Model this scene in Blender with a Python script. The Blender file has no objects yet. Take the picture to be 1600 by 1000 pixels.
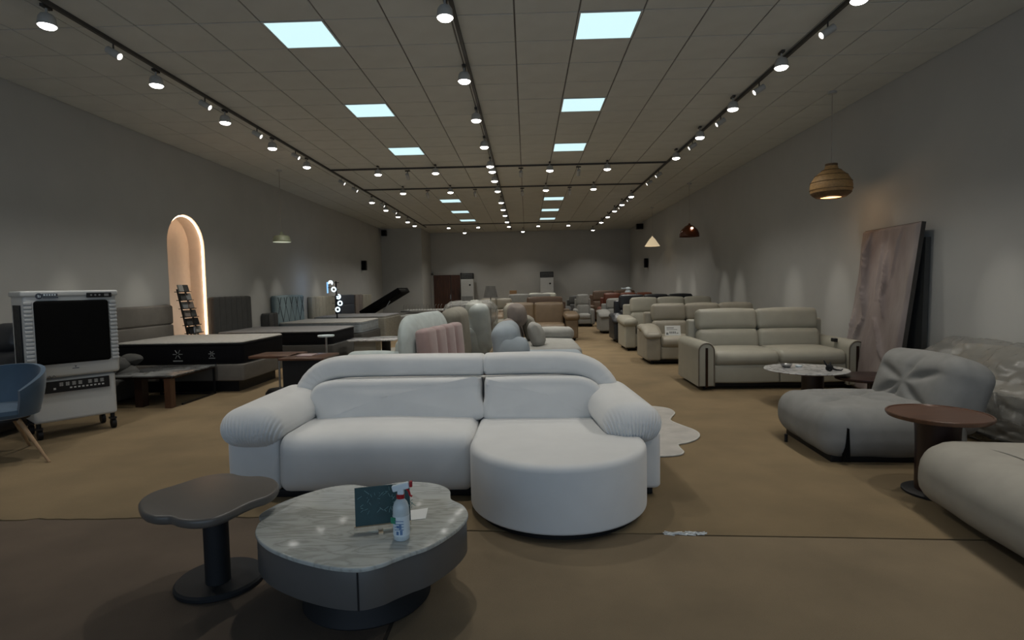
import bpy, math, random
from mathutils import Matrix, Vector, noise
PI = math.pi
R = math.radians
random.seed(7)
C = bpy.context.scene.collection
scn = bpy.context.scene

# ------------------------------------------------------------------ camera
CEIL = 4.017
cam_d = bpy.data.cameras.new('camera')
cam = bpy.data.objects.new('camera', cam_d)
C.objects.link(cam)
pitch, yaw, roll = .0583, .0270, .0185
fw = Vector((-math.sin(yaw)*math.cos(pitch), math.cos(yaw)*math.cos(pitch), -math.sin(pitch)))
rt = Vector((math.cos(yaw), math.sin(yaw), 0))
up = rt.cross(fw)
r2 = rt*math.cos(roll) - up*math.sin(roll)
u2 = rt*math.sin(roll) + up*math.cos(roll)
m = Matrix((r2, u2, -fw)).transposed().to_4x4()
m.translation = Vector((0, 0, 1.45))
cam.matrix_world = m
cam_d.sensor_width = 36
cam_d.sensor_fit = 'HORIZONTAL'
cam_d.lens = 878.0/1600*36
cam_d.clip_start = .05
cam_d.clip_end = 100
scn.camera = cam

# ------------------------------------------------------------------ world and light levels
world = bpy.data.worlds.new('world')
scn.world = world
world.use_nodes = True
world.node_tree.nodes['Background'].inputs[0].default_value = (.55, .72, 1, 1)
world.node_tree.nodes['Background'].inputs[1].default_value = .3
SPOT_W = 80
WASH_W = 75
DAY_W = 66
PANEL_E = 1.05
vs = scn.view_settings
vs.view_transform = 'Standard'
vs.look = 'None'
vs.exposure = 0
vs.gamma = 1
vs.use_curve_mapping = False
day = bpy.data.lights.new('shopfront_daylight', 'AREA')
day.shape = 'RECTANGLE'
day.size, day.size_y = 9.0, 2.5
day.energy = DAY_W
day.color = (.62, .80, 1)
dayo = bpy.data.objects.new('shopfront_daylight', day)
dayo.location = (-.5, -2.35, 1.6)
dayo.rotation_euler = (R(90), 0, 0)
C.objects.link(dayo)

# ------------------------------------------------------------------ materials
def newmat(name):
    mt = bpy.data.materials.new(name)
    mt.use_nodes = True
    nt = mt.node_tree
    return mt, nt, nt.nodes['Principled BSDF']
def mat(name, col, rough=.6, metal=0, var=.12, scale=12, bump=0, bscale=200, col2=None, coat=0, stretch=(1,1,1), sheen=0, spec=.5):
    mt, nt, b = newmat(name)
    L = nt.links.new
    tc = nt.nodes.new('ShaderNodeTexCoord')
    mp = nt.nodes.new('ShaderNodeMapping')
    mp.inputs['Scale'].default_value = stretch
    L(tc.outputs['Object'], mp.inputs[0])
    nz = nt.nodes.new('ShaderNodeTexNoise')
    nz.inputs['Scale'].default_value = scale
    nz.inputs['Detail'].default_value = 5
    L(mp.outputs[0], nz.inputs[0])
    rp = nt.nodes.new('ShaderNodeValToRGB')
    c2 = col2 or [c*(1-var) for c in col]
    c1 = col if col2 else [min(1, c*(1+var)) for c in col]
    rp.color_ramp.elements[0].color = (*c2, 1)
    rp.color_ramp.elements[1].color = (*c1, 1)
    rp.color_ramp.elements[0].position = .3
    rp.color_ramp.elements[1].position = .7
    L(nz.outputs[0], rp.inputs[0])
    L(rp.outputs[0], b.inputs['Base Color'])
    b.inputs['Roughness'].default_value = rough
    b.inputs['Metallic'].default_value = metal
    b.inputs['Specular IOR Level'].default_value = spec
    if coat: b.inputs['Coat Weight'].default_value = coat; b.inputs['Coat Roughness'].default_value = .05
    if sheen: b.inputs['Sheen Weight'].default_value = sheen
    if bump:
        n2 = nt.nodes.new('ShaderNodeTexNoise'); n2.inputs['Scale'].default_value = bscale; n2.inputs['Detail'].default_value = 3
        L(mp.outputs[0], n2.inputs[0])
        bp = nt.nodes.new('ShaderNodeBump'); bp.inputs['Strength'].default_value = bump; bp.inputs['Distance'].default_value = .01
        L(n2.outputs[0], bp.inputs['Height']); L(bp.outputs[0], b.inputs['Normal'])
    return mt
def emis(name, col, s):
    mt, nt, b = newmat(name)
    b.inputs['Base Color'].default_value = (*[c*.5 for c in col], 1)
    b.inputs['Emission Color'].default_value = (*col, 1)
    b.inputs['Emission Strength'].default_value = s
    return mt
def marble(name, base, vein, scale=3, rough=.08, stretch=(1, 3, 1)):
    mt, nt, b = newmat(name)
    L = nt.links.new
    tc = nt.nodes.new('ShaderNodeTexCoord'); mp = nt.nodes.new('ShaderNodeMapping')
    mp.inputs['Scale'].default_value = stretch; mp.inputs['Rotation'].default_value = (0, 0, .35)
    L(tc.outputs['Object'], mp.inputs[0])
    nz = nt.nodes.new('ShaderNodeTexNoise'); nz.inputs['Scale'].default_value = scale; nz.inputs['Detail'].default_value = 8; nz.inputs['Distortion'].default_value = 1.6
    L(mp.outputs[0], nz.inputs[0])
    rp = nt.nodes.new('ShaderNodeValToRGB'); e = rp.color_ramp.elements
    e[0].color = (*base, 1); e[0].position = .3; e[1].color = (*base, 1); e[1].position = .75
    k = e.new(.5); k.color = (*vein, 1); k = e.new(.44); k.color = (*[(a*2+v)/3 for a, v in zip(base, vein)], 1); k = e.new(.56); k.color = (*[(a*2+v)/3 for a, v in zip(base, vein)], 1)
    L(nz.outputs[0], rp.inputs[0]); L(rp.outputs[0], b.inputs['Base Color'])
    b.inputs['Roughness'].default_value = rough
    return mt
M = {}
M['wall'] = mat('wall_paint', (.40, .40, .38), .85, var=.03, scale=2)
M['wall_back'] = mat('wall_back_paint', (.42, .42, .40), .85, var=.03, scale=2)
M['tile'] = mat('ceiling_tile_mineral', (.56, .565, .525), .9, var=.04, scale=3, bump=.3, bscale=260)
M['tbar'] = mat('ceiling_grid_dark', (.16, .15, .14), .8)
M['carpet'] = mat('tan_carpet', (.225, .162, .086), .95, var=.16, scale=1.6, bump=.6, bscale=420)
M['carpet_dk'] = mat('brown_carpet', (.125, .093, .066), .95, var=.16, scale=2.2, bump=.6, bscale=420)
M['carpet_md'] = mat('tan_carpet_front', (.225, .172, .105), .95, var=.14, scale=2, bump=.6, bscale=420)
M['subfloor'] = mat('subfloor', (.05, .04, .03), .95)
M['white_fab'] = mat('white_velvet', (.68, .68, .665), .8, var=.035, scale=5, bump=.12, bscale=500, sheen=.25)
M['cream'] = mat('cream_leather', (.34, .325, .265), .5, var=.05, scale=6, bump=.1, bscale=180)
M['cream_dk'] = mat('beige_leather', (.29, .265, .21), .5, var=.06, scale=6, bump=.1, bscale=180)
M['cream_green'] = mat('pale_olive_leather', (.38, .38, .32), .5, var=.06, scale=6, bump=.1)
M['ottoman'] = mat('beige_fabric', (.345, .325, .28), .85, var=.06, scale=8, bump=.2, bscale=400)
M['grey_fab'] = mat('grey_fabric', (.225, .225, .215), .9, var=.08, scale=8, bump=.25, bscale=420)
M['grey_lt'] = mat('light_grey_fabric', (.30, .30, .28), .85, var=.08, scale=8, bump=.2)
M['grey_bed'] = mat('bed_grey_upholstery', (.13, .12, .105), .8, var=.08, scale=6, bump=.15)
M['char'] = mat('charcoal_upholstery', (.055, .055, .052), .8, var=.1, scale=8, bump=.15)
M['taupe'] = mat('taupe_fabric', (.20, .17, .15), .8, var=.1, scale=8, bump=.15)
M['blue_bed'] = mat('blue_grey_upholstery', (.20, .27, .29), .75, var=.08, scale=8, bump=.15)
M['beige_bed'] = mat('beige_upholstery', (.33, .31, .25), .8, var=.08, scale=8)
M['navy'] = mat('navy_upholstery', (.045, .055, .075), .7)
M['black_fab'] = mat('black_knit', (.004, .004, .006), .8, spec=.15)
M['mattop'] = mat('quilted_white', (.40, .39, .36), .8, var=.1, scale=22, bump=.4, bscale=40)
M['matgrey'] = mat('quilted_grey', (.20, .20, .20), .8, var=.1, scale=22, bump=.4, bscale=40)
M['matblue'] = mat('blue_grey_quilt', (.22, .25, .27), .8, var=.12, scale=14)
M['woodgrey'] = mat('grey_oak_board', (.27, .26, .22), .6, var=.12, scale=5, stretch=(1, 1, 8))
M['black'] = mat('black_plastic', (.010, .010, .011), .5, spec=.3)
M['blackm'] = mat('black_metal', (.018, .018, .02), .32, metal=.3)
M['blacktex'] = mat('matte_black', (.011, .012, .014), .6, var=.05, spec=.3)
M['vent'] = mat('black_mesh', (.004, .004, .004), .9, spec=.1)
M['white_pl'] = mat('white_plastic', (.52, .53, .52), .4, var=.03, scale=3)
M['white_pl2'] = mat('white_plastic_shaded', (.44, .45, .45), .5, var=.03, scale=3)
M['walnut'] = mat('walnut', (.095, .044, .025), .3, var=.25, scale=4, stretch=(1, 10, 1))
M['walnut_dk'] = mat('dark_walnut', (.022, .009, .007), .35, var=.25, scale=5, stretch=(6, 6, 1))
M['brownlth'] = mat('brown_leather', (.15, .104, .060), .45, var=.1, scale=6, bump=.15, bscale=120)
M['brownlth_dk'] = mat('dark_brown_leather', (.12, .075, .048), .45, var=.1, scale=6)
M['redlth'] = mat('red_brown_leather', (.13, .035, .015), .45, var=.1, scale=6)
M['blacklth'] = mat('black_leather', (.018, .02, .024), .4, var=.1)
M['pink'] = mat('dusty_pink_velvet', (.36, .26, .25), .7, var=.06, scale=8, sheen=.3)
M['mint'] = mat('pale_mint_fabric', (.50, .56, .55), .75, var=.08, scale=9, bump=.1)
M['olive'] = mat('olive_grey_fabric', (.20, .19, .155), .8, var=.1, scale=7, bump=.2)
M['floral'] = mat('floral_jacquard', (.62, .64, .60), .7, var=.1, scale=16, col2=(.22, .27, .20))
M['paleblue'] = mat('pale_blue_fabric', (.34, .39, .43), .85, var=.06, scale=8, bump=.2)
M['bluechair'] = mat('blue_velvet', (.035, .075, .125), .75, var=.08, scale=8, sheen=.3)
M['oakleg'] = mat('oak_leg', (.30, .19, .10), .5, var=.15, scale=8, stretch=(4, 4, 1))
M['bronze'] = mat('dark_bronze', (.03, .014, .008), .3, metal=.5)
M['piping'] = mat('brown_piping', (.12, .10, .075), .6)
M['tbl_taupe'] = mat('taupe_lacquer', (.095, .085, .075), .38, var=.05, scale=6)
M['tbl_body'] = mat('grey_brown_lacquer', (.095, .092, .088), .35, var=.04, scale=3)
M['marble'] = marble('grey_marble', (.46, .475, .45), (.32, .33, .30), 3.2, .11, (1, 3.5, 1))
M['marblew'] = marble('white_marble', (.58, .58, .57), (.26, .26, .27), 4, .1, (1, 1, 1))
M['stone'] = marble('dark_stone_top', (.20, .21, .21), (.07, .07, .07), 2.2, .12, (1, 1, 1))
M['edge'] = mat('polished_edge', (.55, .60, .62), .15)
M['board'] = mat('chalkboard_green', (.008, .045, .05), .55, var=.15, scale=20)
M['chalk'] = mat('chalk', (.16, .28, .29), .9)
M['pine'] = mat('pine_wood', (.55, .45, .32), .6, var=.12, scale=12, stretch=(6, 1, 1))
M['paper'] = mat('paper', (.75, .77, .76), .8, var=.02)
M['red'] = mat('red_plastic', (.32, .01, .015), .35)
M['label'] = mat('label_white', (.62, .70, .74), .5, var=.04)
M['green'] = mat('label_green', (.02, .22, .12), .5)
M['bluetxt'] = mat('label_blue_print', (.10, .20, .38), .5)
M['silver'] = mat('brushed_metal', (.4, .4, .4), .3, metal=.9)
M['rattan'] = mat('rattan_weave', (.42, .25, .10), .6, var=.3, scale=30, stretch=(1, 1, 6))
M['rattan_dk'] = mat('rattan_dark_band', (.12, .065, .025), .6, var=.3, scale=30)
M['amber'] = mat('brown_smoked_shade', (.11, .028, .008), .15, var=.3, scale=10)
M['ivory'] = mat('ivory_shade', (.75, .68, .50), .6)
M['sage'] = mat('sage_enamel', (.30, .33, .22), .4)
M['cord'] = mat('lamp_cord', (.35, .32, .28), .6)
M['canister'] = mat('track_can_white', (.40, .40, .38), .5)
M['track'] = mat('track_dark', (.045, .042, .038), .6)
M['doorwood'] = mat('dark_red_wood', (.075, .028, .012), .4, var=.45, scale=3, stretch=(8, 8, .6))
M['frame_w'] = mat('painted_trim', (.36, .35, .33), .6, var=.03)
M['acwhite'] = mat('ac_white', (.46, .47, .46), .5, var=.03)
M['acgrey'] = mat('ac_grille', (.20, .21, .21), .6)
M['lampshade'] = mat('grey_linen_shade', (.07, .068, .062), .9, bump=.2)
M['niche'] = mat('niche_plaster', (.60, .52, .44), .85, var=.03)
M['card'] = mat('cardboard', (.30, .17, .08), .8)
M['rug'] = mat('pale_wavy_rug', (.44, .42, .39), .95, var=.12, scale=5, bump=.5, bscale=200)
M['rug_rim'] = mat('rug_binding', (.50, .49, .45), .9)
M['grout'] = mat('art_slab_side', (.04, .035, .03), .7)
M['art'] = mat('plaster_relief', (.29, .25, .235), .8, var=.1, scale=1.5, col2=(.15, .115, .105), bump=.25, bscale=60, stretch=(1, 1.6, .5))
M['lens'] = emis('lamp_lens', (1, .97, .92), 14)
M['lens_dim'] = emis('lamp_lens_turned', (1, .95, .88), 3.5)
M['panel'] = emis('panel_diffuser', (.62, .88, .93), PANEL_E)
M['warmled'] = emis('warm_led_strip', (1, .70, .47), 11)
M['warmdisc'] = emis('warm_bulb_disc', (1, .62, .28), 2.2)
M['warmbulb'] = emis('warm_bulb', (1, .75, .55), 4)
M['coneglow'] = emis('cone_lit_shade', (1, .80, .50), .5)
M['sagelight'] = emis('pendant_ring_light', (.80, .85, .65), .55)
M['neon'] = emis('neon_tube', (.75, .92, 1), 1.6)
M['neonblue'] = emis('blue_neon', (.25, .55, 1), 1.2)
mt, nt, b = newmat('clear_bottle')
b.inputs['Base Color'].default_value = (.70, .80, .84, 1); b.inputs['Roughness'].default_value = .15; b.inputs['Transmission Weight'].default_value = .35; M['bottle'] = mt
mt, nt, b = newmat('plastic_wrap')
b.inputs['Base Color'].default_value = (.26, .26, .24, 1); b.inputs['Roughness'].default_value = .33; b.inputs['Alpha'].default_value = .40; b.inputs['Specular IOR Level'].default_value = .8; M['wrap'] = mt

# ------------------------------------------------------------------ mesh helpers
def I4(): return Matrix.Identity(4)
def T(x, y, z): return Matrix.Translation((x, y, z))
def RX(a): return Matrix.Rotation(a, 4, 'X')
def RY(a): return Matrix.Rotation(a, 4, 'Y')
def RZ(a): return Matrix.Rotation(a, 4, 'Z')
class MB:
    def __init__(s, mx=None): s.v = []; s.f = []; s.m = mx or I4()
    def add(s, vs_, fs, mx=None):
        o = len(s.v); k = s.m @ (mx or I4())
        s.v += [k @ Vector(p) for p in vs_]
        s.f += [tuple(i+o for i in f) for f in fs]
        return s
    def box(s, x0, x1, y0, y1, z0, z1, mx=None):
        return s.add([(x0,y0,z0),(x1,y0,z0),(x1,y1,z0),(x0,y1,z0),(x0,y0,z1),(x1,y0,z1),(x1,y1,z1),(x0,y1,z1)],
                     [(3,2,1,0),(4,5,6,7),(0,1,5,4),(1,2,6,5),(2,3,7,6),(3,0,4,7)], mx)
    def rbox(s, x0, x1, y0, y1, z0, z1, r=.04, n=8, puff=0, fn=None, mx=None, cs=0):
        # box with rounded edges and an optional swelling of its faces; r may be a 3-tuple
        c = Vector(((x0+x1)/2, (y0+y1)/2, (z0+z1)/2)); hs = Vector(((x1-x0)/2, (y1-y0)/2, (z1-z0)/2))
        if not isinstance(r, (tuple, list)): r = (r, r, r)
        rr = [min(a, b*.999) for a, b in zip(r, hs)]
        rr = [max(a, 1e-4) for a in rr]
        if not isinstance(n, (tuple, list)): n = (n, n, n)
        def axis(h, q, k):
            fr = [i/cs for i in range(cs+1)] if cs else [0, .3, .7, 1]
            a = [-h+q*t for t in fr]
            b_ = [h-q*t for t in fr[::-1]]
            mid = [(-h+q)+(2*h-2*q)*i/k for i in range(1, k)]
            return a+mid+b_
        ax = [axis(hs[i], rr[i], n[i]) for i in range(3)]
        idx = {}; V = []; F = []
        def pt(i, j, k):
            key = (i, j, k)
            if key in idx: return idx[key]
            p = Vector((ax[0][i], ax[1][j], ax[2][k]))
            inn = Vector([max(-(hs[a]-rr[a]), min(hs[a]-rr[a], p[a])) for a in range(3)])
            d = Vector([(p[a]-inn[a])/rr[a] for a in range(3)])
            if d.length > 0:
                # map the cube shell to the sphere
                d = d.normalized()*max(abs(t) for t in d) if d.length else d
            q = Vector([inn[a]+d[a]*rr[a] for a in range(3)])
            if puff:
                u = [1-(q[a]/hs[a])**2 if hs[a] else 0 for a in range(3)]
                for a in range(3):
                    o1, o2 = (a+1) % 3, (a+2) % 3
                    q[a] += puff*(q[a]/hs[a])**3*max(0, u[o1])*max(0, u[o2])
            q += c
            if fn: q = Vector(fn(q))
            idx[key] = len(V); V.append(q); return idx[key]
        N = [len(a)-1 for a in ax]
        for a in range(3):
            o1, o2 = (a+1) % 3, (a+2) % 3
            for side in (0, N[a]):
                for i in range(N[o1]):
                    for j in range(N[o2]):
                        q = []
                        for di, dj in ((0,0),(1,0),(1,1),(0,1)):
                            k = [0,0,0]; k[a] = side; k[o1] = i+di; k[o2] = j+dj
                            q.append(pt(*k))
                        if side == 0: q.reverse()
                        F.append(tuple(q))
        return s.add(V, F, mx)
    def cyl(s, x, y, z0, z1, r, r2=None, n=24, mx=None):
        r2 = r if r2 is None else r2
        V = [(x+r*math.cos(2*PI*i/n), y+r*math.sin(2*PI*i/n), z0) for i in range(n)]+[(x+r2*math.cos(2*PI*i/n), y+r2*math.sin(2*PI*i/n), z1) for i in range(n)]
        F = [(i, (i+1) % n, n+(i+1) % n, n+i) for i in range(n)]+[tuple(range(n))[::-1], tuple(range(n, 2*n))]
        return s.add(V, F, mx)
    def lathe(s, pr, n=32, x=0, y=0, mx=None, rim=None):
        V = []; F = []
        for k, (r, z) in enumerate(pr):
            for i in range(n):
                a = 2*PI*i/n; q = r*(rim(k, a) if rim else 1)
                V.append((x+q*math.cos(a), y+q*math.sin(a), z))
        for k in range(len(pr)-1):
            for i in range(n):
                F.append((k*n+i, k*n+(i+1) % n, (k+1)*n+(i+1) % n, (k+1)*n+i))
        if pr[0][0] > 1e-5: F.append(tuple(range(n))[::-1])
        if pr[-1][0] > 1e-5: F.append(tuple(range((len(pr)-1)*n, len(pr)*n)))
        return s.add(V, F, mx)
    def shell(s, pr, n=32, mx=None, rim=None):   # lathe without caps
        V = []; F = []
        for k, (r, z) in enumerate(pr):
            for i in range(n):
                a = 2*PI*i/n; q = r*(rim(k, a) if rim else 1)
                V.append((q*math.cos(a), q*math.sin(a), z))
        for k in range(len(pr)-1):
            for i in range(n): F.append((k*n+i, k*n+(i+1) % n, (k+1)*n+(i+1) % n, (k+1)*n+i))
        return s.add(V, F, mx)
    def tube(s, pts, r, n=8, closed=False, mx=None):
        pts = [Vector(p) for p in pts]; V = []; F = []; L = len(pts)
        rs = r if isinstance(r, (list, tuple)) else [r]*L
        prev = None
        for k, p in enumerate(pts):
            if closed: t = (pts[(k+1) % L]-pts[k-1])
            else: t = pts[min(k+1, L-1)]-pts[max(k-1, 0)]
            t = t.normalized() if t.length else Vector((0,0,1))
            a = prev if prev else (Vector((0,0,1)) if abs(t.z) < .9 else Vector((1,0,0)))
            u = (a - t*a.dot(t)).normalized(); prev = u; w = t.cross(u)
            for i in range(n):
                g = 2*PI*i/n; V.append(p+(u*math.cos(g)+w*math.sin(g))*rs[k])
        for k in range(L if closed else L-1):
            for i in range(n):
                a0 = k*n; b0 = ((k+1) % L)*n
                F.append((a0+i, a0+(i+1) % n, b0+(i+1) % n, b0+i))
        if not closed: F += [tuple(range(n))[::-1], tuple(range((L-1)*n, L*n))]
        return s.add(V, F, mx)
    def bar(s, a, b_, w, h, mx=None):
        a = Vector(a); b_ = Vector(b_); t = (b_-a).normalized(); ref = Vector((0,0,1)) if abs(t.z) < .95 else Vector((0,1,0))
        u = t.cross(ref).normalized()*w/2; v_ = u.normalized().cross(t)*h/2
        V = [a-u-v_, a+u-v_, a+u+v_, a-u+v_, b_-u-v_, b_+u-v_, b_+u+v_, b_-u+v_]
        return s.add(V, [(3,2,1,0),(4,5,6,7),(0,1,5,4),(1,2,6,5),(2,3,7,6),(3,0,4,7)], mx)
    def slab(s, out, z0, z1, r0=0, r1=.01, steps=4, dome=0, mx=None):
        # outline extruded along z with rounded rims; caps are shrunk copies so they can dome
        n = len(out); P = [Vector((a, b_)) for a, b_ in out]
        area = sum(P[i].x*P[(i+1) % n].y-P[(i+1) % n].x*P[i].y for i in range(n))
        if area < 0: P.reverse()
        nor = []
        for i in range(n):
            e1 = (P[i]-P[i-1]); e2 = (P[(i+1) % n]-P[i]); t = (e1.normalized()+e2.normalized())
            t = t.normalized() if t.length > 1e-6 else e2.normalized()
            nor.append(Vector((t.y, -t.x)))
        cen = sum(P, Vector((0, 0)))/n
        rings = []
        def ring(off, z): rings.append([(p.x-q.x*off, p.y-q.y*off, z) for p, q in zip(P, nor)])
        if r0:
            for k in range(steps): a = PI/2*k/steps; ring(r0*(1-math.sin(a)), z0+r0*(1-math.cos(a)))
        ring(0, z0+r0); ring(0, z1-r1)
        if r1:
            for k in range(1, steps+1): a = PI/2*k/steps; ring(r1*(1-math.cos(a)), z1-r1*(1-math.sin(a)))
        base = rings[-1]
        for f in ((.97, .92, .85, .75, .62, .48, .33, .18, .05) if dome else ()):
            rings.append([(cen.x+(x-cen.x)*f, cen.y+(y-cen.y)*f, z1+dome*(1-f*f)**2) for x, y, z in base])
        V = [p for r_ in rings for p in r_]; F = []
        for k in range(len(rings)-1):
            for i in range(n): F.append((k*n+i, k*n+(i+1) % n, (k+1)*n+(i+1) % n, (k+1)*n+i))
        F += [tuple(range(n))[::-1], tuple(range((len(rings)-1)*n, len(rings)*n))]
        return s.add(V, F, mx)
    def sweep(s, path, a, b_, n=20, e=3.0, cap=5, mx=None, capr=None):
        # path: (x,z) points; section a in plane, b along y, superellipse; rounded ends
        P = [Vector(p) for p in path]; L = len(P)
        st = []
        for k in range(L):
            t = (P[min(k+1, L-1)]-P[max(k-1, 0)]).normalized()
            st.append((P[k], t, 1.0))
        cr = capr or a*.5
        head = []; tail = []
        for k in range(cap):
            g = PI/2*k/cap
            head.append((P[0]-st[0][1]*cr*math.cos(g), st[0][1], 1-(cr/a)*(1-math.sin(g)) if k else max(.02, 1-cr/a)))
            tail.append((P[-1]+st[-1][1]*cr*math.cos(g), st[-1][1], 1-(cr/a)*(1-math.sin(g)) if k else max(.02, 1-cr/a)))
        st = head+st+tail[::-1]
        V = []; F = []
        for p, t, sc in st:
            nx = Vector((-t.y, t.x))
            for i in range(n):
                g = 2*PI*i/n; cu, su = math.cos(g), math.sin(g)
                cc = math.copysign(abs(cu)**(2/e), cu); ss = math.copysign(abs(su)**(2/e), su)
                ao = a*cc - (1-sc)*a*(1 if cc > 0 else -1)*abs(cc); bo = (b_-(1-sc)*a)*ss
                V.append((p.x+nx.x*ao, bo, p.y+nx.y*ao))
        K = len(st)
        for k in range(K-1):
            for i in range(n): F.append((k*n+i, (k+1)*n+i, (k+1)*n+(i+1) % n, k*n+(i+1) % n))
        F += [tuple(range(n)), tuple(range((K-1)*n, K*n))[::-1]]
        return s.add(V, F, mx)
    def build(s, name, mt_, parent=None, smooth=True, angle=40):
        me = bpy.data.meshes.new(name)
        me.from_pydata([tuple(p) for p in s.v], [], s.f)
        me.materials.append(M[mt_] if isinstance(mt_, str) else mt_)
        if smooth:
            me.polygons.foreach_set('use_smooth', [True]*len(me.polygons))
            me.set_sharp_from_angle(angle=R(angle))
        me.update()
        o = bpy.data.objects.new(name, me)
        C.objects.link(o)
        if parent: o.parent = parent
        return o
def tag(o, label=None, cat=None, group=None, kind=None):
    if label: o['label'] = label
    if cat: o['category'] = cat
    if group: o['group'] = group
    if kind: o['kind'] = kind
    return o
def thing(name, label, cat, loc=(0,0,0), rz=0, group=None):
    o = bpy.data.objects.new(name, None); o.empty_display_size = .1
    C.objects.link(o); o.location = loc; o.rotation_euler = (0, 0, rz)
    return tag(o, label, cat, group)
def dup(root, loc, rz=None, label=None):
    r = root.copy(); C.objects.link(r); r.location = loc
    if rz is not None: r.rotation_euler = (0, 0, rz)
    if label: r['label'] = label
    for ch in list(root.children):
        c = ch.copy(); C.objects.link(c); c.parent = r
        for g in ch.children:
            d = g.copy(); C.objects.link(d); d.parent = c
    return r
def smooth_loop(pts, k=4):
    out = []; n = len(pts)
    for i in range(n):
        p0, p1, p2, p3 = [Vector(pts[(i+j) % n]) for j in (-1, 0, 1, 2)]
        for q in range(k):
            t = q/k
            v_ = .5*((2*p1)+(p2-p0)*t+(2*p0-5*p1+4*p2-p3)*t*t+(3*p1-p0-3*p2+p3)*t**3)
            out.append(tuple(v_))
    return out
def smooth_path(pts, k=5):
    out = []; n = len(pts)
    for i in range(n-1):
        p0, p1, p2, p3 = [Vector(pts[max(0, min(n-1, i+j))]) for j in (-1, 0, 1, 2)]
        for q in range(k):
            t = q/k
            out.append(.5*((2*p1)+(p2-p0)*t+(2*p0-5*p1+4*p2-p3)*t*t+(3*p1-p0-3*p2+p3)*t**3))
    out.append(Vector(pts[-1])); return out
def rrect(x0, x1, y0, y1, r, k=6):
    o = []
    for cx, cy, a0 in ((x1-r, y0+r, -90), (x1-r, y1-r, 0), (x0+r, y1-r, 90), (x0+r, y0+r, 180)):
        for i in range(k+1):
            a = R(a0+90*i/k); o.append((cx+r*math.cos(a), cy+r*math.sin(a)))
    return o
def spot(name, parent, loc, direction, power, size, blend=.5, col=(1, .95, .87), rad=.05):
    l = bpy.data.lights.new(name, 'SPOT'); l.energy = power; l.spot_size = R(size); l.spot_blend = blend; l.color = col; l.shadow_soft_size = rad
    o = bpy.data.objects.new(name, l); C.objects.link(o); o.parent = parent; o.location = loc
    o.rotation_euler = Vector(direction).to_track_quat('-Z', 'Y').to_euler()
    return o
def ldup(o, parent):
    c = o.copy(); C.objects.link(c); c.parent = parent; return c

# ================================================================== SETTING
XL, XR, YF, YB = -6.14, 4.776, -2.6, 26.1
tag(MB().box(XL-.3, XR+.2, YF-.2, YB+.2, -.12, -.008).build('floor', 'subfloor', smooth=False), kind='structure')
floor = bpy.data.objects['floor']
def carpet(pts, m_, name='carpet_sheet', lab=None):
    o = MB().slab(pts, -.008, 0, 0, .003, 2).build(name, m_, floor); 
    if lab: o['label'] = lab
    return o
def jag(x0, x1, y, amp, n, seed, dx=0):
    rs = random.Random(seed); return [(x0+(x1-x0)*i/n, y+rs.uniform(-amp, amp)) for i in range(n+1)]
eL = jag(XL, -1.75, 3.50, .018, 60, 3)
eR = [(-1.7, 3.46), (-.6, 3.3), (.70, 3.225), (.80, 3.235), (.92, 3.205), (1.6, 3.17), (2.4, 3.125), (3.6, 3.08), (XR, 3.03)]
far_pts = [(XL, YB), *eL, *eR, (XR, YB)]
carpet(far_pts, 'carpet', lab='tan carpet running to the back wall')
g = .011
nl = [(p[0], p[1]-g-.006) for p in eL]+[(-1.7, 3.44), (-.62, 3.285)]
carpet([*nl, (-.64, YF), (XL, YF)], 'carpet_dk', lab='darker brown carpet with a frayed edge at the front left')
nr = [(-.60, 3.283), (.70, 3.212), (.80, 3.205), (.92, 3.188), (1.6, 3.155), (2.4, 3.108), (3.6, 3.065), (XR, 3.015)]
carpet([*nr, (XR, YF), (-.625, YF)], 'carpet_md', lab='tan carpet at the front right below the straight seam')
# frayed strip at the seam end
fr = MB()
rs = random.Random(5)
for i in range(26):
    x = .80+rs.random()*.2; y = 3.21+rs.uniform(-.015, .02); a = rs.uniform(-.5, .5)
    fr.box(-.03, .03, -.002, .002, 0, .004, T(x, y, .001) @ RZ(a))
tag(fr.build('seam_threads', 'paper', floor), kind='stuff')

def wall(name, vf, m_='wall'):
    mb = MB(); mb.add(*vf); return tag(mb.build(name, m_, smooth=False), kind='structure')
# left wall with an arched hole
ny0, ny1, nzt = 9.52, 10.64, 2.86
nr_ = (ny1-ny0)/2; nzc = nzt-nr_; NZ0 = .10
arc = [(ny0+nr_-nr_*math.cos(PI*i/24), nzc+nr_*math.sin(PI*i/24)) for i in range(25)]
mb = MB()
def yz(pts, fs, x=XL): mb.add([(x, y, z) for y, z in pts], fs)
yz([(YF,0),(ny0,0),(ny0,4.2),(YF,4.2)], [(0,1,2,3)])
yz([(ny1,0),(YB,0),(YB,4.2),(ny1,4.2)], [(0,1,2,3)])
yz([(ny0,0),(ny1,0),(ny1,NZ0),(ny0,NZ0)], [(0,1,2,3)])
for i in range(24):
    a, b_ = arc[i], arc[i+1]
    yz([(a[0], a[1]), (b_[0], b_[1]), (b_[0], 4.2), (a[0], 4.2)], [(0,1,2,3)])
wl = tag(mb.build('wall_left', 'wall', smooth=False), kind='structure')
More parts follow.
